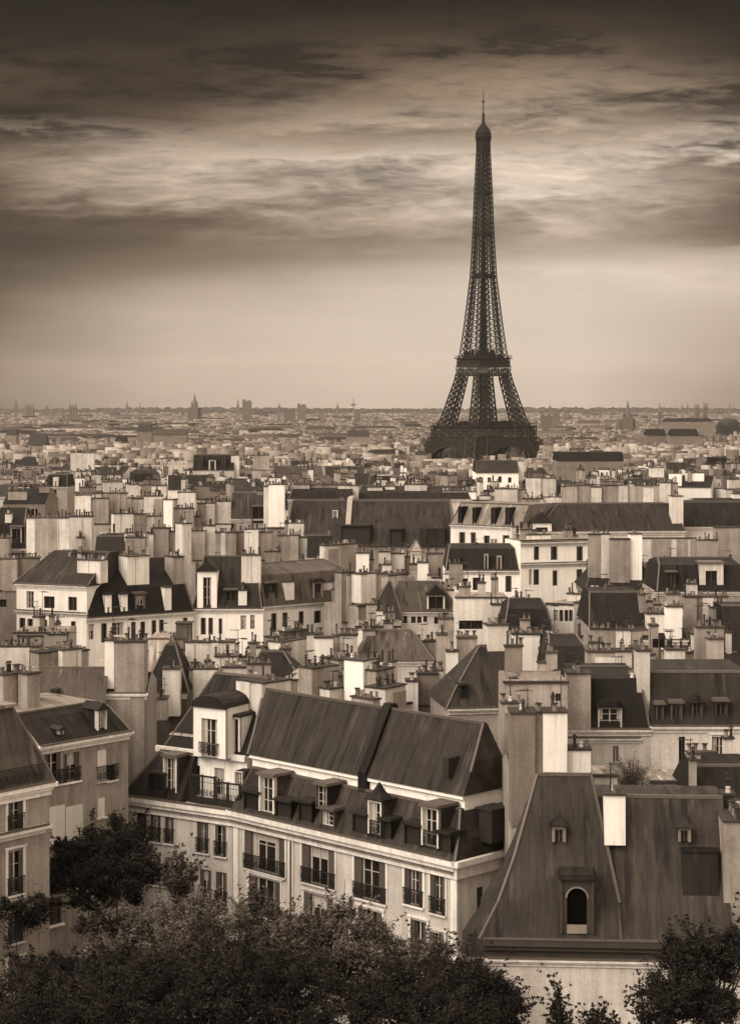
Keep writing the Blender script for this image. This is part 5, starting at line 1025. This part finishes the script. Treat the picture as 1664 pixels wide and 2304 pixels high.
# ================================================================== the iron tower
def tower():
    root = bpy.data.objects.new('lattice_tower', None); COL.objects.link(root); zg = gz(TY)
    root.location = (TX, TY, 0); root.rotation_euler = (0, 0, math.radians(45-3.5-8))
    tag(root, 'dark iron lattice tower with four curved legs rising far above all the roofs', 'tower')
    Z = [-8, 5.9, 21, 34, 68, 81, 88, 110, 150, 184, 218, 250]; Wd = [43.5, 37.4, 31.2, 25, 16.2, 14.8, 13.6, 11.2, 7.6, 6.15, 5.15, 4.0]; Sd = [14, 12.5, 11.5, 10, 7.1, 6.6, 6.0, 5.0, 3.6, 3.1, 2.6, 2.2]
    W = lambda z: float(np.interp(z, Z, Wd)); S = lambda z: float(np.interp(z, Z, Sd))
    def leg(sx, sy, z0, z1, n, tc, tb, name):
        mb = MB(); zs = np.linspace(z0, z1, n+1)
        def C(z):
            w, s = W(z), S(z); return [Vector((sx*w, sy*w, z)), Vector((sx*(w-s), sy*w, z)), Vector((sx*(w-s), sy*(w-s), z)), Vector((sx*w, sy*(w-s), z))]
        for a, b in zip(zs[:-1], zs[1:]):
            A, B = C(a), C(b)
            for k in range(4):
                j = (k+1) % 4; mb.bar(A[k], B[k], tc); mb.bar(A[k], B[j], tb); mb.bar(A[j], B[k], tb); mb.bar(B[k], B[j], tb)
                m0, m1 = (A[k]+A[j])/2, (B[k]+B[j])/2
                mb.bar(m0, m1, tb*.9)
                q0, q1 = A[k]*.25+A[j]*.75, A[k]*.75+A[j]*.25
                mb.bar(q0, m1, tb*.6); mb.bar(q1, m1, tb*.6)
        return mb.build(name, ['tower_iron_pale' if z0 < 0 else 'tower_iron'], root)
    for sx in (-1, 1):
        for sy in (-1, 1):
            leg(sx, sy, zg, 21, 5, 1.3, .6, 'lower_leg'); leg(sx, sy, 30, 72, 9, 1.1, .5, 'leg')
    mb = MB()                                                     # upper shaft: four legs closing in, braced together
    zs = [84+(250-84)*(i/40)**.92 for i in range(41)]
    for a, b in zip(zs[:-1], zs[1:]):
        wa, wb, sa, sb = W(a), W(b), S(a), S(b)
        for sx in (-1, 1):
            for sy in (-1, 1):
                ca = [(wa, wa), (wa-sa, wa), (wa-sa, wa-sa), (wa, wa-sa)]; cb = [(wb, wb), (wb-sb, wb), (wb-sb, wb-sb), (wb, wb-sb)]
                A = [Vector((sx*p, sy*q_, a)) for p, q_ in ca]; B = [Vector((sx*p, sy*q_, b)) for p, q_ in cb]
                for k in range(4):
                    j = (k+1) % 4; mb.bar(A[k], B[k], .75); mb.bar(A[k], B[j], .36); mb.bar(A[j], B[k], .36); mb.bar(B[k], B[j], .34)
        for q_ in range(4):                                        # bracing between neighbouring legs
            R = lambda p: Vector((p[0]*math.cos(q_*math.pi/2)-p[1]*math.sin(q_*math.pi/2), p[0]*math.sin(q_*math.pi/2)+p[1]*math.cos(q_*math.pi/2), p[2]))
            ia, ib = wa-sa, wb-sb
            mb.bar(R((-ia, wa, a)), R((ib, wb, b)), .3); mb.bar(R((ia, wa, a)), R((-ib, wb, b)), .3); mb.bar(R((-ib, wb, b)), R((ib, wb, b)), .26)
    mb.build('upper_shaft', ['tower_iron'], root)
    mb = MB(); mb.box(-1.1, 1.1, -1.1, 1.1, 85, 255, 0, None, .25)
    for z in np.arange(88, 250, 4.0): mb.box(-1.5, 1.5, -1.5, 1.5, z, z+.5)
    mb.build('lift_shaft', ['tower_iron'], root)
    def gallery(name, hw, z0, z1, rail, posts, lip, fill=.12):
        mb = MB(); t_ = .42
        mb.box(-hw, hw, -hw, hw, z1-.9, z1); mb.box(-hw-lip, hw+lip, -hw-lip, hw+lip, z1+.003, z1+.7)
        mb.box(-hw+.6, hw-.6, -hw+.6, hw-.6, z0, z0+.6)
        n = posts
        for q_ in range(4):
            c, s = math.cos(q_*math.pi/2), math.sin(q_*math.pi/2); R = lambda x, y, z: (x*c-y*s, x*s+y*c, z)
            for i in range(n):
                x0, x1 = -hw+2*hw*i/n, -hw+2*hw*(i+1)/n
                mb.bar(R(x0, -hw, z0), R(x0, -hw, z1), t_); mb.bar(R(x0, -hw, z0), R(x1, -hw, z1-.8), .35); mb.bar(R(x1, -hw, z0), R(x0, -hw, z1-.8), .35)
                mb.bar(R(x0, -hw-lip*.9, z1+.7), R(x0, -hw-lip*.9, z1+.7+rail), .25)
            mb.bar(R(-hw, -hw, z0), R(hw, -hw, z0), .8); mb.bar(R(-hw-lip, -hw-lip*.9, z1+.7+rail), R(hw+lip, -hw-lip*.9, z1+.7+rail), .35); mb.bar(R(-hw, -hw, (z0+z1)/2), R(hw, -hw, (z0+z1)/2), .4)
            k = -hw+1.2; zt_ = z0+.6+(z1-z0)*fill; mb.face([R(-hw+1.2, k, z1-.9-(z1-z0)*fill), R(hw-1.2, k, z1-.9-(z1-z0)*fill), R(hw-1.2, k, z1-.9), R(-hw+1.2, k, z1-.9)]) if fill else None
        return mb.build(name, ['tower_iron_pale'], root)
    gallery('first_platform', 30.2, 20.5, 29.5, 2.2, 20, .9)
    gallery('second_platform', 15.2, 78.5, 84.0, 1.6, 14, 1.6)
    gallery('truss_girdle', 15.6, 70.5, 78.0, 0, 10, 0, 0)
    r = random.Random(3)                                # pavilions and machinery on the platforms
    for i in range(22):
        mb = MB(); x, y = r.uniform(-12, 12), r.uniform(-12, 12); mb.box(x-1.4, x+1.4, y-1.4, y+1.4, 84.8, r.uniform(87, 92), 0, None, .5); mb.build('platform_pavilion', ['tower_iron'], root)
    for i in range(10):
        x, y = r.uniform(-24, 24), r.uniform(-24, 24)
        if max(abs(x), abs(y)) > 8: mb = MB(); mb.box(x-3, x+3, y-3, y+3, 30.2, r.uniform(32, 34)); mb.build('platform_pavilion', ['tower_iron'], root)
    for q_ in range(4):                                           # arches below the first platform
        mb = MB(); c, s = math.cos(q_*math.pi/2), math.sin(q_*math.pi/2); n = 22; pin, pout = [], []
        for i in range(n+1):
            an = math.pi*i/n
            zi = -8+22.3*math.sin(an)**.8; zo = -8+25.6*math.sin(an)**.8
            yi = -W(zi)+.3; xi = (W(zi)-S(zi)*.55) if False else 22.5
            for L, rr, zz in ((pin, 26.0, zi), (pout, 29.0, zo)):
                x = -rr*math.cos(an); y = -W(zz)+.4; L.append(Vector((x*c-y*s, x*s+y*c, zz)))
        for i in range(n):
            mb.bar(pin[i], pin[i+1], 1.6); mb.bar(pout[i], pout[i+1], .9); mb.bar(pin[i], pout[i+1], .5); mb.bar(pout[i], pin[i+1], .5); mb.bar(pin[i], pout[i], .5)
        for i in range(1, n):                                     # lattice spandrel up to the girder
            p = pout[i]; y = -30.0; an = math.pi*i/n; x = -27.5*math.cos(an); x = max(-29.5, min(29.5, x*1.08)); t_ = Vector((x*c-y*s, x*s+y*c, 20.6)); mb.bar(p, t_, .6)
            if i < n-1:
                an2 = math.pi*(i+1)/n; x2 = max(-29.5, min(29.5, -27.5*math.cos(an2)*1.08)); t2 = Vector((x2*c-y*s, x2*s+y*c, 20.6)); mb.bar(p, t2, .42); mb.bar(pout[i+1], t_, .42); mb.bar((p+t_)/2, (pout[i+1]+t2)/2, .5)
        mb.build('arch', ['tower_iron_pale'], root)
    for z, hw in ((150.5, 7.6), (184.5, 6.4), (217.5, 5.5)):
        mb = MB(); mb.box(-hw, hw, -hw, hw, z-.5, z+.3); mb.box(-hw+.7, hw-.7, -hw+.7, hw-.7, z+.303, z+1.9, 0, None, .15); mb.box(-hw+1, hw-1, -hw+1, hw-1, z-1.6, z-.503); mb.build('service_platform', ['tower_iron'], root)
    mb = MB(); hw = 3.9; mb.box(-hw, hw, -hw, hw, 250, 259.5); 
    for q_ in range(4):
        c, s = math.cos(q_*math.pi/2), math.sin(q_*math.pi/2)
        for i in range(9): x = -hw+2*hw*i/8; y = -hw-.1; mb.bar((x*c-y*s, x*s+y*c, 250), (x*c-y*s, x*s+y*c, 261), .45)
    mb.box(-4.5, 4.5, -4.5, 4.5, 259.5, 260.6); mb.build('top_cabin', ['tower_iron'], root)
    mb = MB(); mb.lathe([(5.6, 260.6), (6.6, 261.6), (6.7, 263.0), (6.3, 263.2), (6.5, 265.2), (5.8, 267.5), (4.6, 269.6), (3.0, 271.4), (1.7, 273), (1.1, 275), (1.3, 277), (.8, 278.5)], 16)
    for i in range(40):
        an = r.uniform(0, 6.28); rr = r.uniform(2, 6); z = 263+ (6.7-rr)*2.0; mb.bar((rr*math.cos(an), rr*math.sin(an), z), (rr*1.05*math.cos(an), rr*1.05*math.sin(an), z+r.uniform(.8, 2.2)), .25)
    mb.build('dome', ['tower_iron'], root)
    mb = MB(); mb.lathe([(1.0, 278), (.9, 281), (.45, 283), (.4, 289.8), (.9, 290.4), (1.0, 291.2), (.8, 292), (.3, 292.6), (.25, 297), (.06, 302)], 8)
    mb.box(-1.2, 1.2, -1.2, 1.2, 279.5, 280.0); mb.build('antenna', ['tower_iron'], root)
tower()
# ================================================================== trees and plants
def leaf_mesh(name, centers, radii, per, size, mat, seed, flat=0.4, droop=0.25, counts=None):
    rg = np.random.default_rng(seed); per = per if counts is None else counts
    c = np.repeat(centers, per, 0); r = np.repeat(radii, per, 0)[:, None]; n = len(c)
    d = rg.normal(0, 1, (n, 3)); d /= np.linalg.norm(d, axis=1)[:, None]+1e-9
    rad = np.abs(rg.normal(0, .6, (n, 1))); p = d*rad; p[:, 2] *= flat; p[:, 2] -= droop*(p[:, 0]**2+p[:, 1]**2)
    p = c+p*r
    up = rg.normal(0, .5, (n, 3)); up[:, 2] += .8; up /= np.linalg.norm(up, axis=1)[:, None]
    a = np.cross(up, rg.normal(0, 1, (n, 3))); a /= np.linalg.norm(a, axis=1)[:, None]+1e-9; b = np.cross(up, a)
    s = size*rg.uniform(.55, 1.25, (n, 1)); L = a*s; Wd = b*s*.42
    bend = up*s*.18
    V = np.stack([p-L, p-Wd+bend, p+L, p+Wd+bend], 1).reshape(-1, 3)
    me = bpy.data.meshes.new(name); me.vertices.add(n*4); me.vertices.foreach_set('co', V.ravel())
    me.loops.add(n*4); me.loops.foreach_set('vertex_index', np.arange(n*4, dtype=np.int32)); me.polygons.add(n); me.polygons.foreach_set('loop_start', np.arange(0, n*4, 4, dtype=np.int32))
    me.materials.append(M[mat]); me.update(calc_edges=True); return me
def tree(name, label, px, py, Y, rx, rz, trunk_r=0.22, clumps=110, per=230, size=.13, mat='leaf_dark', seed=1, group=None, base=None, cat='tree', crown_r=(.35, .8), ry=None, limbs=9, flat=.6, spray=1.0):
    c = at(px, py, Y); g = gz(Y) if base is None else base; rg = np.random.default_rng(seed); ry = rx if ry is None else ry
    root = bpy.data.objects.new(name, None); COL.objects.link(root); root.location = (c.x, Y, g); tag(root, label, cat, group)
    h = c.z-g
    nb = max(4, clumps//12); bd = rg.normal(0, 1, (nb, 3)); bd[:, 2] = np.where(bd[:, 2] < -.3, bd[:, 2]*.7, bd[:, 2]); bd /= np.linalg.norm(bd, axis=1)[:, None]
    bough = bd*rg.uniform(.5, 1.0, (nb, 1))*np.array([rx, ry, rz])*.85; br = rg.uniform(.24, .46, nb)*max(rx, rz*1.1)
    k = rg.integers(0, nb, clumps); d = rg.normal(0, 1, (clumps, 3)); d[:, 2] = d[:, 2]*.6+.45; d /= np.linalg.norm(d, axis=1)[:, None]
    cen = bough[k]+d*br[k][:, None]*rg.uniform(.55, 1.1, (clumps, 1))*np.array([1.15, 1.15, .85])+np.array([0, 0, h]); rr = rg.uniform(*crown_r, clumps)
    mb = MB(); top = h+rz*.4
    lean = rg.uniform(-.4, .4, 2); mb.tube([(0,0,-.3), (lean[0]*.3,lean[1]*.3,h*.45), (lean[0],lean[1],h*.8), (lean[0]*.6,lean[1],top)], [trunk_r*1.3, trunk_r, trunk_r*.7, trunk_r*.2], 8)
    mb.build('trunk', ['bark'], root)
    far = cen[np.argsort(-np.linalg.norm((cen-[0,0,h])/[rx,ry,rz], axis=1))[:limbs*3]]; rg.shuffle(far)
    mb = MB()
    for i in range(min(limbs*3, len(far))):
        e = far[i]; s = np.array([lean[0]*.8, lean[1]*.8, max(h*.4, h-rz*rg.uniform(.3, 1.0))]); m = (s+e)/2+np.array([0,0,-.1])*rx+rg.normal(0, .15, 3)
        mb.tube([s, m, e], [trunk_r*.45, trunk_r*.25, .015], 5)
        for _ in range(2): t2 = e+rg.normal(0, .5, 3); mb.tube([m*.4+e*.6, t2], [trunk_r*.13, .01], 4)
    mb.build('limb', ['bark'], root)
    ns_ = clumps//2; ang = rg.normal(0, 1, (ns_, 3)); ang[:, 2] = np.abs(ang[:, 2])+.1; ang /= np.linalg.norm(ang, axis=1)[:, None]      # loose sprays past the outline
    st = cen[rg.integers(0, clumps, ns_)]; dirs = ang*.6+(st-[0, 0, h])/np.array([rx, ry, rz])*.5; ln = rg.uniform(.5, 1.25, ns_)*spray
    spr = np.concatenate([st+dirs*(ln*f)[:, None] for f in (.5, .75, 1.0, 1.2)]); cen = np.concatenate([cen]*1); sr = np.repeat(np.array([.30, .24, .18, .12]), ns_)*spray
    me = leaf_mesh('crown', np.concatenate([cen, spr]), np.concatenate([rr, sr]), per, size, mat, seed, flat, counts=np.concatenate([np.full(len(cen), per), np.full(len(spr), max(6, per//12))]))
    link('crown', me, root)
    return root
TG = 'trees along the bottom of the picture'
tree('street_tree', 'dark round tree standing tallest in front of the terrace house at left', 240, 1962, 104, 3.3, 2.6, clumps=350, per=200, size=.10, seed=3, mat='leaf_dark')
T_ = [('broad leafy tree before the terrace house, lit on top', 385, 2135, 92, 4.2, 2.6, 'leaf_light', 11, 140), ('dark leafy tree at the lower left below the shadowed house', 205, 2165, 93, 3.1, 2.5, 'leaf_dark', 12, 120),
      ('feathery tree reaching the second-floor windows of the corner house', 600, 2140, 90, 3.0, 2.4, 'leaf_light', 13, 110), ('pale feathery tree before the middle windows of the corner house', 780, 2165, 89, 2.9, 2.2, 'leaf_light', 14, 105),
      ('spindly bush tree before the right end of the corner house', 940, 2195, 87, 2.1, 1.7, 'leaf_light', 15, 66), ('low dark tree at the corner between the two houses', 1075, 2250, 84, 2.2, 1.4, 'leaf_dark', 16, 76),
      ('dark spreading tree in the lower left corner', 105, 2290, 83, 4.0, 2.2, 'leaf_dark', 17, 130), ('dark spreading tree left of the bottom middle', 300, 2255, 82, 4.3, 2.2, 'leaf_dark', 18, 130),
      ('dark layered tree at the bottom middle', 520, 2250, 81, 4.0, 2.2, 'leaf_dark', 19, 120), ('dark layered tree right of the bottom middle', 720, 2255, 80, 3.6, 2.0, 'leaf_dark', 20, 110), ('dark ragged tree under the right end of the corner house', 920, 2275, 79, 3.4, 1.8, 'leaf_dark', 21, 110)]
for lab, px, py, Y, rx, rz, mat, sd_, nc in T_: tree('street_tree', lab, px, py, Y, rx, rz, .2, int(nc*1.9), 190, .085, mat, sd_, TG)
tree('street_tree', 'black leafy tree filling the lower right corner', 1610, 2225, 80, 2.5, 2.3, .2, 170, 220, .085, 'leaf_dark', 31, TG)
tree('street_tree', 'dark low branches spreading left from the lower right corner tree', 1490, 2260, 80.5, 1.7, 1.0, .12, 60, 170, .085, 'leaf_dark', 33, TG, crown_r=(.25, .55))
def sprigs(name, label, px, py, Y, h, spread, n, seed, mat='leaf_dark', base=None, cat='shrub', leafy=14, size=.075, rad=.12):
    # a loose plant: leaning stems with leaves set along them
    c = at(px, py, Y); g = gz(Y) if base is None else base; rg = np.random.default_rng(seed); root = bpy.data.objects.new(name, None); COL.objects.link(root); root.location = (c.x, Y, g); tag(root, label, cat)
    z0 = c.z-g; mb = MB(); cen, rr = [], []
    if z0 > .3: mb.tube([(0, 0, 0), (.05, 0, z0*.6), (0, 0, z0)], [.09, .07, .05], 6)
    for i in range(n):
        a = rg.uniform(0, 6.28); lean = rg.uniform(.1, 1.0)*spread; H = h*rg.uniform(.45, 1.0)*(1-.35*lean/max(spread, .01)); p = [np.array([lean*math.cos(a)*t*t**.3+rg.normal(0, .05), lean*.8*math.sin(a)*t, z0+H*t*(1.15-.2*t)]) for t in (0, .25, .5, .75, 1)]
        mb.tube(p, [.03, .024, .018, .012, .005], 4)
        for t in np.linspace(.2, 1.0, 13):
            k = t*4; j = min(3, int(k)); q_ = p[j]*(1-(k-j))+p[j+1]*(k-j)
            if rg.random() < .85: cen.append(q_+rg.normal(0, .09, 3)); rr.append(rad*rg.uniform(.5, 1.6)*(1.25-.6*t))
            if rg.random() < .45: e = q_+rg.normal(0, .28, 3); mb.tube([q_, e], [.01, .004], 3); cen.append(e); rr.append(rad*.8)
    mb.build('stem', ['bark'], root); link('foliage', leaf_mesh('foliage', np.array(cen), np.array(rr), leafy, size, mat, seed, .8, 0), root)
sprigs('street_tree', 'small feathery pale tree with thin upright twigs right of the tall dark one', 408, 2050, 102.5, 4.4, 1.2, 30, 51, 'leaf_light', cat='tree', leafy=22, size=.085, rad=.24)
sprigs('sapling', 'upright spiky sapling against the pale wall of the big roofed house', 1255, 2345, 82, 3.7, .62, 16, 41, cat='young tree', leafy=18)
sprigs('shrub', 'low ragged shrub right of the spiky sapling', 1350, 2345, 82, 1.9, 1.7, 26, 42)
sprigs('shrub', 'thin shrub left of the spiky sapling with a bent twig', 1150, 2335, 82.5, 2.4, 1.1, 14, 43)
sprigs('shrub', 'dark sprays reaching over the pale wall from the right corner tree', 1455, 2330, 80.2, 3.0, 1.3, 16, 47)
sprigs('shrub', 'bare twiggy bush on the terrace behind the big grey roof', 1420, 1790, 105, 2.6, 1.7, 46, 44, 'leaf_light', 20.5, leafy=9, size=.045, rad=.2)
tree('climbing_plant', 'dark climber hanging on the shadowed house at the left edge', 40, 2050, 96.3, 1.3, 1.6, .06, 46, 120, .11, 'leaf_dark', 45, cat='plant', crown_r=(.35, .7))
sprigs('climbing_plant', 'dark leafy growth between the left house and the terrace house', 262, 1868, 113, 1.3, .6, 10, 46, cat='plant', rad=.26)
# ================================================================== air
def haze():
    mb = MB(); mb.box(-3500, 3500, -95, 10050, -12, 306); o = mb.build('haze', [])
    m = bpy.data.materials.new('haze'); m.use_nodes = True; n = m.node_tree.nodes; n.clear()
    v = n.new('ShaderNodeVolumePrincipled'); v.inputs['Density'].default_value = 0.000019; v.inputs['Color'].default_value = (1, .93, .85, 1); v.inputs['Anisotropy'].default_value = 0.0
    out = n.new('ShaderNodeOutputMaterial'); m.node_tree.links.new(v.outputs[0], out.inputs['Volume']); o.data.materials.append(m); o['kind'] = 'stuff'; o.visible_shadow = True
    o['label'] = 'thin brown haze softening the distant city'; o['category'] = 'haze'
haze()
